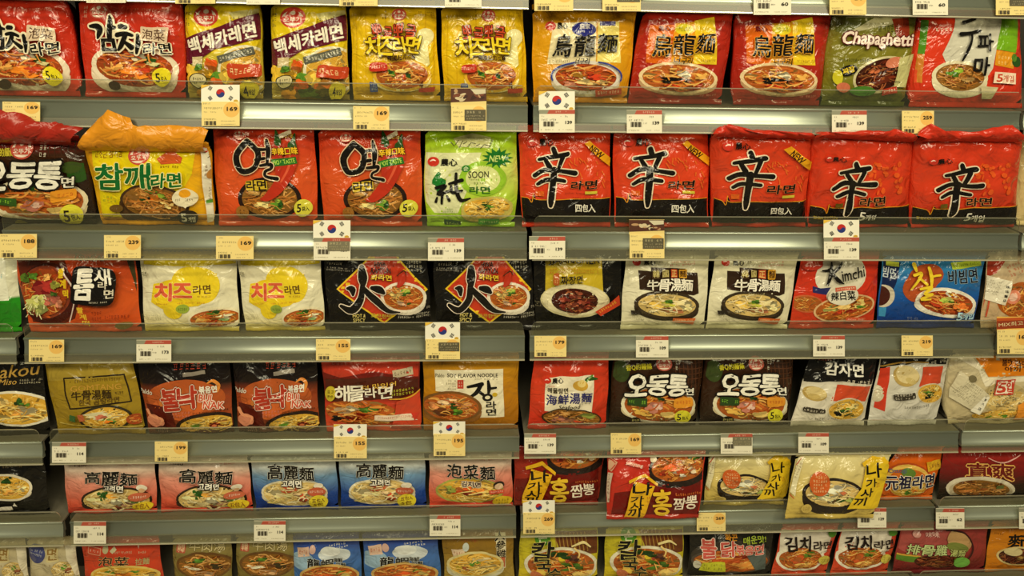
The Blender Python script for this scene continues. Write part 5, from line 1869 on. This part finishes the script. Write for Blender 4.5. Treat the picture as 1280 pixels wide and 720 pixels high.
def koryo(fo):
    f(1000, 360, 158, 66, fo, (50, 36, 24), 12, 0, body=((60, 40, 28), 50), seed=73,
      g=[((244, 226, 170), -.5, .0, .4, .4), (DG, -.35, -.45, .2, .3), ((236, 170, 70), -.1, -.4, .22, .24), ((190, 140, 110), .3, .1, .3, .3), ((120, 60, 40), .0, .4, .2, .2), ((246, 232, 190), .1, -.1, .3, .3), ((130, 160, 80), .6, -.2, .2, .3)])
    for i, ch in enumerate('高麗麵'):
        t(ch, 894 + 84 * i, 240 + 4 * i, 76, 54, BLK, o=(230, 214, 196), ow=.03, b=.045)
    t('고려면', 992, 286, 92, 26, (246, 240, 226), o=(20, 14, 12), ow=.16, b=.07, r=2)
    e((236, 226, 206), 1120, 288, 24, 14)
    e((214, 170, 130), 1120, 300, 14, 10)
    e((196, 80, 60), 1112, 328, 48, 18)
    mt(1112, 328, 74, 14, (246, 220, 200), 6)
    e((226, 196, 40), 1128, 374, 48, 22)
    t('五包入', 1126, 374, 70, 26, (150, 80, 20), b=.04)
    t('Paldo', 838, 188, 60, 14, (90, 70, 50), b=.03)
    mt(1050, 186, 120, 12, (206, 90, 80), 12)


koryo('pale')
dup(KOR, 'E1', [298, 192, 738, 188, 750, 422, 320, 432], 'pink fading pack with black character title, beside the black bowl pack')
pk('E2', [402, 158, 788, 154, 796, 370, 412, 370], 5, BLUE,
   'blue fading pack with black character title, beside the pink cabbage noodle pack', group='blue soup packs on the fifth shelf', lean=3)
KOB = PACKS[-1]
f(595, 302, 140, 58, 'pale', (226, 216, 186), 10, 0, body=((206, 196, 170), 40), seed=75,
  g=[((244, 226, 170), -.5, .0, .4, .4), ((196, 90, 50), -.1, -.4, .3, .24), ((206, 60, 36), .25, .3, .22, .4), ((236, 200, 150), .1, .0, .2, .2), ((210, 190, 110), -.6, .5, .3, .2)])
for i, ch in enumerate('高麗麵'):
    t(ch, 516 + 70 * i, 202 + 4 * i, 64, 54, BLK, o=(226, 222, 210), ow=.03, b=.045)
t('고려면', 588, 250, 84, 26, (246, 240, 226), o=(20, 14, 12), ow=.16, b=.07, r=2)
e((236, 226, 206), 704, 262, 22, 12)
e((190, 70, 50), 696, 288, 40, 18)
mt(696, 288, 60, 14, (246, 220, 200), 6)
e((226, 206, 50), 704, 334, 42, 32)
t('五包入', 704, 324, 54, 18, (110, 70, 20), b=.04)
t('5包', 704, 344, 44, 16, (110, 70, 20), b=.04)
mt(670, 160, 130, 8, (206, 90, 80), 12)
dup(KOB, 'E2', [8, 164, 394, 158, 406, 370, 34, 378], 'blue fading pack with black character title, beside the pink twin packs')
pk('E2', [802, 150, 1174, 146, 1180, 366, 804, 366], 5, PINK,
   'pink fading pack with black cabbage noodle title and green bowl, at the middle joint', lean=3)
f(985, 296, 140, 54, 'yel', (170, 170, 80), 10, 0, body=((180, 120, 70), 40), seed=77,
  g=[((206, 90, 40), -.2, -.1, .34, .3), ((190, 60, 30), .1, .1, .3, .3), ((226, 140, 60), .3, -.1, .3, .2), ((160, 170, 70), -.6, -.2, .2, .3)])
for i, ch in enumerate('泡菜麵'):
    t(ch, 916 + 74 * i, 204 + 4 * i, 66, 54, BLK, o=(230, 214, 196), ow=.03, b=.045)
t('김치면', 990, 260, 84, 26, (60, 20, 14), o=(236, 220, 196), ow=.14, b=.07, r=2)
e((40, 26, 18), 1112, 262, 24, 16)
e((236, 200, 166), 1112, 270, 19, 16)
box((206, 60, 46), 1102, 296, 66, 18, 0, 6)
mt(1102, 296, 56, 10, (246, 220, 200), 6)
e((214, 180, 40), 1128, 340, 44, 24)
mt(1128, 340, 56, 26, (110, 80, 20), 4, 2)
t('Paldo', 862, 154, 60, 12, (90, 70, 50), b=.03)
mt(1080, 156, 150, 10, (206, 70, 60), 14)

pk('E3', [448, 148, 920, 146, 888, 446, 444, 450], 5, ('g', (0, (170, 24, 20)), (.5, (190, 30, 26)), (1, (206, 36, 34))),
   'red pack with yellow house sign leaning out over the rail', group='red packs with a yellow house sign', hang=True, y0=-.028, lean=14, crush=1.6, up=6)
NAG = PACKS[-1]


def naga(dx, dy):
    P_ = lambda *a: [v_ + (dx if i % 2 == 0 else dy) for i, v_ in enumerate(a)]
    p((110, 24, 18), *P_(490, 330, 900, 250, 890, 436, 470, 436))
    f(790 + dx, 205 + dy, 130, 66, 'org', (44, 32, 26), 14, -6, body=((40, 30, 26), 80), seed=81,
      g=[((226, 110, 60), -.3, .0, .4, .4), ((246, 230, 200), -.05, .3, .2, .2), ((190, 60, 36), .1, .3, .2, .2), ((240, 216, 180), .5, .3, .2, .26), (GR, .6, -.5, .24, .2), ((236, 180, 110), .3, -.3, .3, .2), (RD, -.6, .2, .2, .2), ((246, 236, 214), .05, .5, .12, .14)])
    e((236, 220, 190), 668 + dx, 172 + dy, 18, 14)
    p((228, 176, 30), *P_(576, 268, 672, 290, 620, 436, 530, 436))
    p((232, 180, 32), *P_(548, 262, 628, 234, 688, 280, 684, 292, 626, 250, 552, 276))
    for i, (ch, x, y, w_, h_) in enumerate((('나', 614, 300, 84, 56), ('가', 592, 348, 62, 36), ('사', 590, 382, 62, 36), ('끼', 576, 414, 56, 38))):
        t(ch, x + dx, y + dy, w_, h_, BLK, b=.055, sh=.1, r=-4)
    mt(644 + dx, 350 + dy, 16, 36, (170, 50, 30), 2, 2)
    t('홍', 706 + dx, 364 + dy, 84, 116, (232, 190, 50), b=.045, r=-3)
    t('짬', 786 + dx, 368 + dy, 56, 54, (240, 226, 206), b=.03)
    t('뽕', 842 + dx, 364 + dy, 54, 56, (240, 226, 206), b=.03)
    mt(826 + dx, 326 + dy, 120, 16, (226, 120, 50), 9, 1, -3)


naga(0, 0)
e((230, 120, 100), 576, 192, 38, 8, 6)
t('Samyang', 576, 192, 78, 18, (246, 220, 206), b=.03, sh=.2, r=4)
p((206, 160, 130), 450, 150, 500, 180, 474, 226, 446, 200)
k((180, 30, 26), [(452, 160, 4), (490, 184, 4), (470, 216, 4)])
box((190, 170, 150), 460, 300, 28, 140, 6)
mt(460, 300, 22, 130, (110, 60, 50), 2, 8)
pk('E3', [8, 150, 440, 146, 406, 396, 6, 400], 5, ('g', (0, (140, 20, 16)), (.5, (150, 24, 20)), (1, (176, 28, 24))),
   'red pack with yellow house sign, behind the flag price tag', group='red packs with a yellow house sign', crush=1.2)
naga(-484, -62)

pk('E4', [166, 148, 622, 148, 536, 446, 112, 446], 5, ('g', (0, (196, 170, 84)), (.4, (214, 190, 104)), (1, (226, 214, 160))),
   'cream pack with yellow house sign, leaning out over the rail beside the orange pack', group='cream packs with a yellow house sign', hang=True, y0=-.034, lean=14, crush=1.9, up=4)
NAW = PACKS[-1]
f(345, 330, 128, 62, 'pale', (40, 32, 26), 16, 2, body=((44, 34, 26), 96), seed=83,
  g=[((150, 170, 90), -.5, .1, .3, .4), ((240, 232, 206), .0, -.3, .5, .4), ((90, 70, 44), .0, .5, .24, .2), (DG, .3, .45, .2, .16), ((206, 120, 80), .35, -.1, .16, .2), ((240, 226, 180), -.2, .2, .4, .2), ((170, 180, 90), .7, .4, .3, .3)])
e((206, 96, 40), 278, 280, 44, 56, 0)
mt(278, 280, 60, 80, (244, 206, 150), 5, 5)
p((228, 192, 40), 500, 180, 590, 150, 610, 196, 560, 396, 404, 396, 470, 300)
p((232, 188, 36), 478, 190, 560, 150, 610, 180, 604, 194, 556, 168, 484, 204)
for ch, x, y, w_, h_ in (('나', 536, 220, 76, 62), ('가', 516, 276, 54, 36), ('사', 494, 318, 56, 38), ('끼', 466, 360, 56, 42)):
    t(ch, x, y, w_, h_, BLK, b=.055, sh=.15, r=-4)
mt(550, 286, 20, 30, (190, 110, 40), 2, 2)
e((196, 170, 90), 216, 396, 26, 20)
mt(216, 396, 36, 20, (150, 120, 60), 4, 2)
p((226, 216, 176), 160, 160, 214, 150, 200, 200, 170, 340, 130, 300)
mt(180, 220, 24, 80, (140, 110, 80), 2, 6, 20)
k((190, 50, 40), [(176, 196, 4), (210, 152, 4)])
k((190, 50, 40), [(128, 304, 4), (164, 350, 4)])
dup(NAW, 'E3', [930, 148, 1326, 150, 1278, 424, 902, 402], 'cream pack with yellow house sign, beside the leaning red pack', y0=.02, hang=False, lean=6)

pk('E4', [632, 148, 866, 138, 808, 376, 470, 386], 5, ('g', (0, (214, 80, 20)), (.5, (226, 104, 20)), (1, (220, 96, 20))),
   'orange pack with black characters across a round noodle bowl')
e((190, 60, 20), 704, 272, 110, 90, 0)
e((234, 190, 90), 704, 272, 102, 82, 0)
e((210, 110, 30), 704, 280, 92, 72, 0)
f(704, 300, 82, 50, 'yel', None, 0, 0, seed=85, g=[(GR, 0, .5, .2, .3), ((230, 120, 40), .3, .3, .2, .2)])
e((96, 130, 50), 700, 226, 30, 22)
box((226, 176, 40), 822, 196, 70, 44, -8)
mt(822, 196, 56, 28, (150, 70, 20), 3, 1, -8)
t('Ottogi', 654, 222, 76, 24, (90, 90, 130), b=.02, r=-6)
mt(650, 166, 34, 12, (80, 50, 90), 4)
t('元祖라면', 708, 270, 226, 62, (24, 24, 60), o=(244, 232, 206), ow=.06, b=.06, r=-4, sh=.12)
mt(720, 346, 120, 12, (150, 50, 10), 10, 1, -4)

pk('E4', [862, 142, 1420, 132, 1420, 384, 832, 384], 5, ('g', (0, (24, 24, 18)), (.3, (50, 30, 22)), (.6, (120, 24, 24)), (1, (176, 26, 26))),
   'dark red pack with two gold outlined characters over a broth bowl, right border', crush=1.2, up=8)
for ch, x in (('真', 1030), ('爽', 1146)):
    t(ch, x, 226, 104, 80, (110, 30, 24), o=(232, 178, 96), ow=.09, b=.04, o2=(80, 20, 16), ow2=.12)
e((214, 204, 180), 1048, 312, 162, 68, 2)
e((190, 176, 146), 1048, 318, 150, 58, 2)
f(1048, 312, 134, 50, 'brn', None, 0, 2, seed=87,
  g=[((190, 120, 60), -.3, .2, .4, .3), ((120, 70, 30), .3, .3, .3, .3), ((160, 90, 40), .0, -.2, .3, .3), ((206, 150, 90), .5, -.2, .2, .2)])
mt(1050, 276, 126, 16, (90, 70, 40), 9)
box((90, 100, 50), 1128, 290, 36, 16)
k((236, 180, 170), [(1080, 162, 3), (1150, 180, 5), (1230, 150, 3)])

# ======== lowest shelf in view
BEI = ('g', (0, (176, 160, 120)), (.6, (196, 184, 150)), (1, (190, 176, 136)))
pk('E1', [128, 572, 362, 572, 402, 900, 166, 900], 6, BEI, 'beige pack with a small blue oval badge at the lower left', group='beige packs at the lower left corner', crush=1.3)
BG = PACKS[-1]
e((70, 76, 130), 168, 616, 46, 42, 20)
mt(168, 610, 64, 30, (206, 206, 210), 6, 2, 8)
p((206, 190, 140), 214, 584, 276, 590, 280, 650, 220, 650)
t('면', 246, 616, 46, 50, (150, 116, 60), b=.04)
mt(244, 664, 90, 14, (140, 110, 60), 8)
f(300, 690, 56, 40, 'pale', None, 0, 0, seed=91, g=[(GR, .1, -.4, .3, .3), ((150, 90, 60), .4, .0, .3, .3)])
p((226, 216, 190), 300, 580, 350, 580, 386, 720, 350, 720)
dup(BG, 'E1', [-90, 572, 124, 572, 160, 900, -60, 900], 'beige pack with a green topping, cut off by the lower left corner')

pk('E1', [384, 568, 758, 566, 800, 900, 424, 900], 6, ('g', (0, (190, 40, 28)), (.6, (206, 50, 32)), (1, (196, 40, 28))),
   'red pack with dark cabbage characters over a yellow bowl, lower left', crush=1.2)
box((226, 150, 120), 446, 602, 66, 34, 4, 5)
box((206, 60, 44), 446, 602, 58, 26, 4, 4)
mt(446, 602, 46, 14, (244, 210, 190), 5, 1, 4)
mt(650, 586, 70, 22, (244, 224, 206), 4, 1)
mt(616, 608, 150, 14, (206, 190, 160), 12)
e((190, 180, 140), 500, 594, 14, 18)
p((206, 196, 160), 520, 600, 540, 580, 552, 596, 534, 612)
for i, ch in enumerate('泡菜'):
    t(ch, 500 + 78 * i, 648, 70, 44, (46, 30, 20), o=(220, 180, 120), ow=.04, b=.03, sh=.1)
t('拉麵', 676, 648, 62, 30, (190, 176, 120), b=.03)
f(592, 716, 150, 44, 'yel', (220, 190, 100), 12, 0, seed=92, g=[(OR, -.1, -.1, .4, .3), (GR, .4, -.5, .2, .2), (GR, -.5, -.5, .2, .2)])

TAN = ('g', (0, (126, 108, 50)), (.6, (140, 124, 66)), (1, (150, 136, 84)))
pk('E1', [816, 568, 1100, 568, 1110, 900, 830, 900], 6, TAN, 'tan beef noodle pack with a pink seal, beside the red cabbage pack', group='tan beef noodle packs', crush=1.2)
TANP = PACKS[-1]
box((190, 90, 70), 856, 590, 44, 44, 0, 6)
t('韓', 856, 590, 34, 36, (236, 200, 160), b=.03)
t('牛肉湯', 980, 582, 170, 40, (206, 190, 140), o=(70, 56, 24), ow=.05, b=.03)
f(968, 668, 122, 54, 'brn', (110, 76, 36), 12, 0, seed=93,
  g=[(DG, -.5, -.4, .2, .14), (GR, -.2, -.5, .3, .16), ((240, 230, 200), -.4, .2, .4, .16), ((70, 60, 30), .5, .0, .26, .24), ((206, 160, 110), .1, .5, .4, .3), ((120, 140, 60), .4, -.5, .2, .2)])
dup(TANP, 'E1', [1116, 562, 1394, 566, 1410, 900, 1130, 900], 'tan beef noodle pack with a pink seal, beside the blue lobster packs')

pk('E2', [506, 506, 846, 502, 876, 860, 530, 860], 6, ('g', (0, (60, 110, 170)), (.6, (70, 110, 180)), (.85, (40, 60, 150)), (1, (30, 46, 130))),
   'blue lobster noodle pack, right one beside the gold chicken pack', group='blue lobster noodle packs', crush=1.4)
LOB = PACKS[-1]
e((206, 214, 220), 720, 570, 80, 30, 0)
e((150, 180, 206), 560, 600, 60, 40, 0)
e((226, 230, 230), 700, 556, 50, 20, 0)
p((226, 190, 170), 530, 546, 590, 536, 598, 576, 540, 584)
mt(564, 560, 46, 26, (190, 80, 60), 3, 1, -6)
e((220, 180, 170), 610, 548, 16, 18)
mt(740, 534, 100, 26, (236, 236, 230), 6, 2, -6)
for i, ch in enumerate('龍蝦'):
    t(ch, 618 + 68 * i, 608, 62, 40, BLK, o=(206, 210, 206), ow=.05, b=.05)
t('海鮮', 738, 594, 46, 20, BLK, o=(206, 210, 206), ow=.08, b=.05)
t('拉麵', 752, 614, 46, 20, BLK, o=(206, 210, 206), ow=.08, b=.05)
f(696, 668, 136, 48, 'org', (206, 170, 100), 12, 0, seed=95,
  g=[((206, 90, 40), -.2, .0, .5, .3), ((190, 60, 30), .2, .2, .3, .2), ((230, 200, 110), .6, -.2, .24, .3), (GR, .4, -.5, .16, .16)])
dup(LOB, 'E2', [196, 516, 498, 508, 522, 860, 210, 860], 'blue lobster noodle pack, left one beside the tan beef packs')

pk('E2', [860, 500, 1180, 496, 1190, 860, 884, 860], 6, ('g', (0, (176, 150, 70)), (.6, (150, 116, 40)), (1, (140, 100, 34))),
   'gold brown chicken noodle pack with vertical black title, at the middle joint', crush=1.2)
p((226, 200, 170), 904, 556, 960, 552, 966, 584, 912, 588)
mt(934, 570, 44, 18, (170, 80, 50), 3, 1)
mt(960, 516, 130, 18, (190, 90, 60), 9, 1, 4)
e((206, 214, 210), 968, 546, 14, 18)
p((236, 226, 196), 1098, 490, 1144, 490, 1146, 640, 1110, 640)
for i, ch in enumerate('人參雞'):
    t(ch, 1118 + 3 * i, 502 + 36 * i, 44, 34, BLK, o=(226, 210, 170), ow=.05, b=.04)
box((190, 80, 56), 1130, 612, 26, 46, 0, 4)
f(1010, 622, 116, 50, 'yel', (214, 200, 140), 12, -2, seed=97, body=((206, 200, 170), 60),
  g=[(GR, .0, -.25, .24, .3), ((206, 90, 50), -.4, .2, .14, .2), ((226, 200, 130), .4, .1, .5, .14), ((236, 216, 160), .2, -.5, .4, .2), ((236, 200, 60), -.6, .1, .2, .2)])

pk('E3', [440, 514, 816, 512, 806, 900, 426, 900], 6, ('g', (0, (206, 180, 40)), (.5, (200, 186, 40)), (1, (196, 186, 50))),
   'yellow pack with green round badge and black brush title, beside the black pack', group='yellow packs with a green badge', crush=.8)
KAL = PACKS[-1]
p((110, 60, 30), 600, 506, 820, 506, 814, 612, 640, 600)
for i in range(9):
    k((170, 130, 60), [(610 + 18 * i, 512, 4), (620 + 18 * i, 590, 5)])
e((90, 150, 50), 552, 530, 38, 34)
t('손', 552, 530, 40, 42, (236, 236, 200), b=.04)
f(640, 660, 160, 76, 'org', (232, 226, 200), 16, 2, seed=99,
  g=[((236, 206, 50), .0, -.35, .18, .26), (DG, -.05, -.75, .3, .24), (GR, .3, -.1, .3, .24), ((90, 50, 40), .35, -.6, .2, .2), ((214, 90, 40), -.15, .05, .2, .24), ((190, 60, 40), .15, -.45, .1, .14), ((244, 200, 90), -.5, .3, .3, .3), ((250, 214, 120), .5, .4, .4, .4), (GR, .1, .1, .3, .14)])
k((244, 226, 160), [(690, 560, 8), (740, 548, 10), (770, 566, 6)])
k((236, 206, 130), [(700, 570, 8), (720, 590, 8), (716, 610, 6)])
t('칼', 552, 586, 96, 84, BLK, o=(220, 206, 110), ow=.03, b=.05, sh=.1)
t('국', 556, 648, 66, 56, BLK, o=(220, 206, 110), ow=.03, b=.05)
t('수', 604, 684, 60, 50, BLK, o=(220, 206, 110), ow=.03, b=.05, sh=.1)
e((196, 110, 70), 520, 694, 26, 20)
mt(450, 580, 20, 60, (150, 140, 40), 1, 4)
mt(760, 690, 50, 24, (236, 220, 160), 4, 2)
dup(KAL, 'E3', [36, 526, 410, 516, 404, 900, 20, 900], 'yellow pack with green round badge and black brush title, right of the middle joint')

pk('E3', [842, 512, 1240, 508, 1222, 706, 830, 712], 6, ('g', (0, (30, 26, 22)), (1, (34, 34, 28))),
   'black pack with pink fire chicken title and orange noodles at the bottom edge', lean=8, rough=.24)
e((60, 54, 46), 1040, 630, 190, 80, 0)
f(1040, 650, 176, 56, 'org', (80, 70, 60), 12, 0, seed=101,
  g=[((206, 90, 40), -.1, .0, .4, .4), ((226, 150, 70), .3, .3, .4, .3), ((190, 60, 30), .2, -.4, .3, .2)])
p((90, 100, 96), 1110, 620, 1200, 590, 1200, 690, 1150, 690)
e((200, 196, 180), 880, 664, 18, 20)
p((196, 196, 50), 902, 650, 1006, 648, 1010, 696, 890, 694)
mt(950, 672, 90, 32, (110, 100, 20), 6, 2)
for ch, x, w_, h_ in (('불', 930, 66, 84), ('닭', 1022, 72, 66), ('볶', 1078, 40, 42), ('음', 1120, 40, 40), ('면', 1166, 44, 44)):
    t(ch, x, 586 - (0 if w_ > 60 else -4), w_, h_, (206, 70, 70), o=(244, 220, 206), ow=.06, b=.06, r=-3, sh=.06)
t('화끈', 1036, 534, 56, 28, (226, 150, 40), b=.06)
t('매운맛!', 1146, 546, 106, 30, (170, 190, 60), b=.04, r=-4)

pk('E4', [380, 506, 656, 502, 606, 690, 332, 690], 6, ('g', (0, (206, 56, 36)), (.6, (206, 50, 34)), (1, (200, 44, 32))),
   'red and white kimchi pack with black title, beside the maroon pack at the bottom', group='small red and white kimchi packs', lean=8)
KM2 = PACKS[-1]
p((226, 216, 200), 396, 504, 640, 500, 610, 600, 560, 620, 376, 620)
f(480, 632, 104, 52, 'org', (238, 230, 210), 14, -4, seed=103,
  g=[(GR, .45, -.5, .3, .24), ((96, 130, 40), .3, -.3, .2, .16), ((206, 90, 40), -.2, .0, .4, .4), ((240, 190, 100), .0, .4, .4, .3)])
t('김치', 466, 560, 116, 60, (30, 18, 14), b=.06, sh=.1, r=-3)
t('라면', 582, 566, 90, 38, (40, 24, 18), b=.05, sh=.1, r=-2)
mt(580, 596, 70, 12, (110, 90, 60), 6)
e((206, 190, 80), 592, 634, 28, 22)
mt(592, 634, 36, 16, (110, 80, 30), 4, 2)
e((80, 130, 40), 630, 516, 22, 14)
dup(KM2, 'E4', [96, 510, 366, 506, 316, 690, 54, 694], 'red and white kimchi pack with black title, beside the black fire chicken pack')

pk('E4', [662, 502, 1082, 500, 1062, 690, 624, 690], 6, ('g', (0, (96, 20, 24)), (.5, (150, 36, 40)), (1, (160, 40, 48))),
   'maroon pork rib noodle pack with pale green outlined characters', lean=8, rough=.25)
e((170, 60, 66), 820, 560, 180, 70, 0)
k((90, 130, 40), [(630, 632, 26), (720, 640, 30), (800, 632, 16)])
k((206, 160, 60), [(640, 620, 8), (760, 626, 6)])
f(850, 650, 120, 34, 'dark', None, 0, 0, seed=105, g=[((150, 90, 40), .0, .0, .4, .3), (GR, .8, .0, .3, .6)])
e((190, 150, 100), 940, 550, 60, 40, 20)
e((120, 130, 60), 930, 580, 50, 24, 10)
k((60, 24, 22), [(880, 504, 6), (970, 520, 8), (1004, 580, 8), (980, 640, 6)])
for i, ch in enumerate('排骨雞'):
    t(ch, 728 + 62 * i, 592, 58, 48, (190, 206, 140), o=(70, 30, 20), ow=.06, b=.04, sh=.15, r=3)
t('湯麵', 930, 604, 70, 34, (190, 200, 120), o=(70, 30, 20), ow=.06, b=.03, sh=.15)
e((206, 150, 140), 740, 522, 18, 14)
t('味味', 814, 524, 66, 22, (226, 180, 170), b=.03)
e((110, 170, 70), 950, 650, 40, 26)

pk('E4', [1090, 500, 1420, 496, 1420, 690, 1060, 690], 6, ('g', (0, (190, 110, 20)), (.5, (206, 128, 24)), (1, (196, 116, 24))),
   'amber orange noodle pack with black brush title, cut off by the lower right corner', lean=8)
t('麵', 1236, 566, 130, 84, BLK, b=.03, sh=.1)
mt(1136, 524, 36, 12, (90, 50, 20), 4)
f(1220, 626, 84, 40, 'dark', (214, 190, 130), 10, 0, seed=107, g=[((190, 150, 80), .2, .0, .4, .3)])
e((206, 190, 140), 1196, 600, 40, 18)

# ======== price tags
for a_ in (
    (108, -18, 157, 3.5, 'w', '79', 'white price tag on the top rail above the whole red kimchi multipack'),
    (219, -18, 269, 4.5, 'y', '89', 'yellow price tag on the top rail above the left maroon-banded multipack'),
    (308, -18, 350, 5.5, 'w', '69', 'white price tag on the top rail between the two maroon-banded multipacks'),
    (424, -16, 472, 7.5, 'y', '99', 'yellow price tag on the top rail above the left bright yellow multipack'),
    (556, -16, 602, 9, 'w', '69', 'white price tag on the top rail above the right bright yellow multipack'),
    (668, -16, 716.5, 13.5, 'y', '79', 'pale yellow price tag on the top rail above the golden udon multipack'),
    (753, -15, 801, 14, 'y', '', 'yellow tag with dark block on the top rail, left above a dark red udon pack', None, True),
    (942, -12, 989, 18.5, 'w', '60', 'white price tag on the top rail above the second dark red udon multipack'),
    (1037, -11, 1083, 18.5, 'y', '89', 'yellow price tag on the top rail above the olive multipack left side'),
    (1141, -10, 1185, 18.8, 'w', '60', 'white price tag on the top rail above the olive and red multipack boundary'),
    (1245, -10, 1290, 19, 'y', '', 'yellow price tag with dark block at the right end of the top rail', None, True),
    (3, 127, 50, 151, 'y', '169', 'yellow tag reading 169 under the cut-off red kimchi multipack', None, False, .6),
    (252, 127, 299.5, 157.5, 'y', '169', 'yellow tag reading 169 with flag under the left maroon-banded multipack', ('f', 106)),
    (441.5, 132.5, 486.5, 162, 'y', '169', 'yellow tag reading 169 under the left bright yellow multipack', None, False, .6),
    (564, 132, 608, 163.5, 'y', '', 'yellow tag with grey block and food photo under the right bright yellow multipack', ('p', 110), True),
    (674, 137, 718.5, 165.5, 'w', '139', 'white tag with flag under the golden udon multipack', ('f', 114)),
    (783.5, 137.5, 827.5, 166.3, 'w', '139', 'white tag with red heading under the first dark red udon multipack'),
    (1040, 138, 1083.5, 166.8, 'w', '139', 'white tag with red heading under the olive multipack'),
    (1127.5, 138.5, 1167.5, 167, 'y', '259', 'yellow tag reading 259 under the red and green multipack'),
    (-1, 292.5, 46, 322.4, 'y', '188', 'yellow tag reading 188 at the left border under the black multipack'),
    (130, 294, 176, 323, 'y', '239', 'yellow tag reading 239 under the multipack with the fried egg'),
    (270, 295, 317, 324, 'y', '169', 'yellow tag reading 169 under the left chilli multipack'),
    (392, 297, 438, 325, 'w', '139', 'white tag with grey block and flag under the right chilli multipack', ('f', 275.5), True),
    (535, 297.5, 580, 325.8, 'w', '139', 'white tag with red heading under the lime green multipack'),
    (661.5, 295.5, 706.5, 324, 'w', '139', 'white tag with red heading under the first red multipack after the middle joint'),
    (787, 293, 830.5, 323, 'y', '', 'yellow tag with dark block and food photo under the second red multipack', ('p', 274.5), True),
    (1030, 296.5, 1074, 324.5, 'w', '139', 'white tag with flag under the fourth red multipack', ('f', 275)),
    (36, 424.8, 80, 452.3, 'y', '169', 'yellow tag reading 169 under the pack with the raw red bowl'),
    (170.5, 425, 214, 452.2, 'w', '173', 'white tag reading 173 under the left yellow heart pack'),
    (395, 424, 438, 450.5, 'y', '155', 'yellow tag reading 155 under the right yellow heart pack'),
    (532, 424, 575, 449.2, 'y', '', 'yellow tag with dark block and flag between the two black diamond packs', ('f', 403), True),
    (668, 420, 708, 446, 'y', '179', 'yellow tag reading 179 under the black bean noodle pack'),
    (795, 420, 835.5, 446.8, 'w', '109', 'white tag reading 109 under the left beef soup pack'),
    (1016.5, 419.5, 1056, 445.5, 'w', '139', 'white tag reading 139 under the red cabbage pack'),
    (1127, 419.5, 1166, 445, 'y', '219', 'yellow tag reading 219 under the bright blue pack'),
    (1246.5, 412, 1288, 442.5, 'y', '169', 'yellow tag with orange heading card at the right border', ('o', 396)),
    (65, 553, 107.5, 578.5, 'w', '114', 'white tag reading 114 under the gold foil pack'),
    (193.5, 552, 234.5, 577, 'y', '199', 'yellow tag reading 199 under the left flame pack'),
    (417.5, 546, 458.5, 573, 'y', '155', 'yellow tag reading 155 with flag under the red seafood picture pack', ('f', 530.5)),
    (542, 542.5, 581.5, 570, 'y', '195', 'yellow tag reading 195 with flag under the soy noodle pack', ('f', 527)),
    (655.5, 542, 695, 567.3, 'w', '139', 'white tag reading 139 under the red pack with cream square label'),
    (763.5, 541.5, 801.5, 567.5, 'y', '169', 'yellow tag reading 169 under the left fat white title pack'),
    (901, 542, 940.5, 567.3, 'w', '', 'white tag with dark grey block under the right fat white title pack', None, True),
    (998, 541, 1036, 566.2, 'w', '109', 'white tag reading 109 under the potato picture packs'),
    (92, 652, 132.5, 679.7, 'w', '114', 'white tag reading 114 under the left pink pack'),
    (317.5, 651, 357, 676.3, 'w', '114', 'white tag reading 114 under the left blue pack'),
    (537, 644, 575.5, 670, 'w', '114', 'white tag reading 114 under the pink cabbage noodle pack'),
    (654, 641, 693.5, 667.3, 'y', '269', 'yellow tag with flag under the red house sign pack', ('f', 625.5)),
    (871, 641, 907, 664, 'y', '269', 'yellow tag half hidden by the two cream house sign packs'),
    (1072, 635, 1108, 659.5, 'w', '129', 'white tag partly behind the leaning cream pack, under the orange pack'),
    (1170, 635.5, 1205.5, 660.8, 'w', '62', 'white tag reading 62 under the dark red broth bowl pack'),
    (1274, 635, 1310, 661, 'w', '62', 'white tag cut off by the right border on the fifth rail'),
):
    price_tag(*a_)


# ------------------------------------------------------------------ stand the packs on the shelves
for sp in PACKS:
    src = getattr(sp, 'src', None)
    if src is not None:
        sp.cut, sp.vs = src.cut, src.vs
    build(sp)
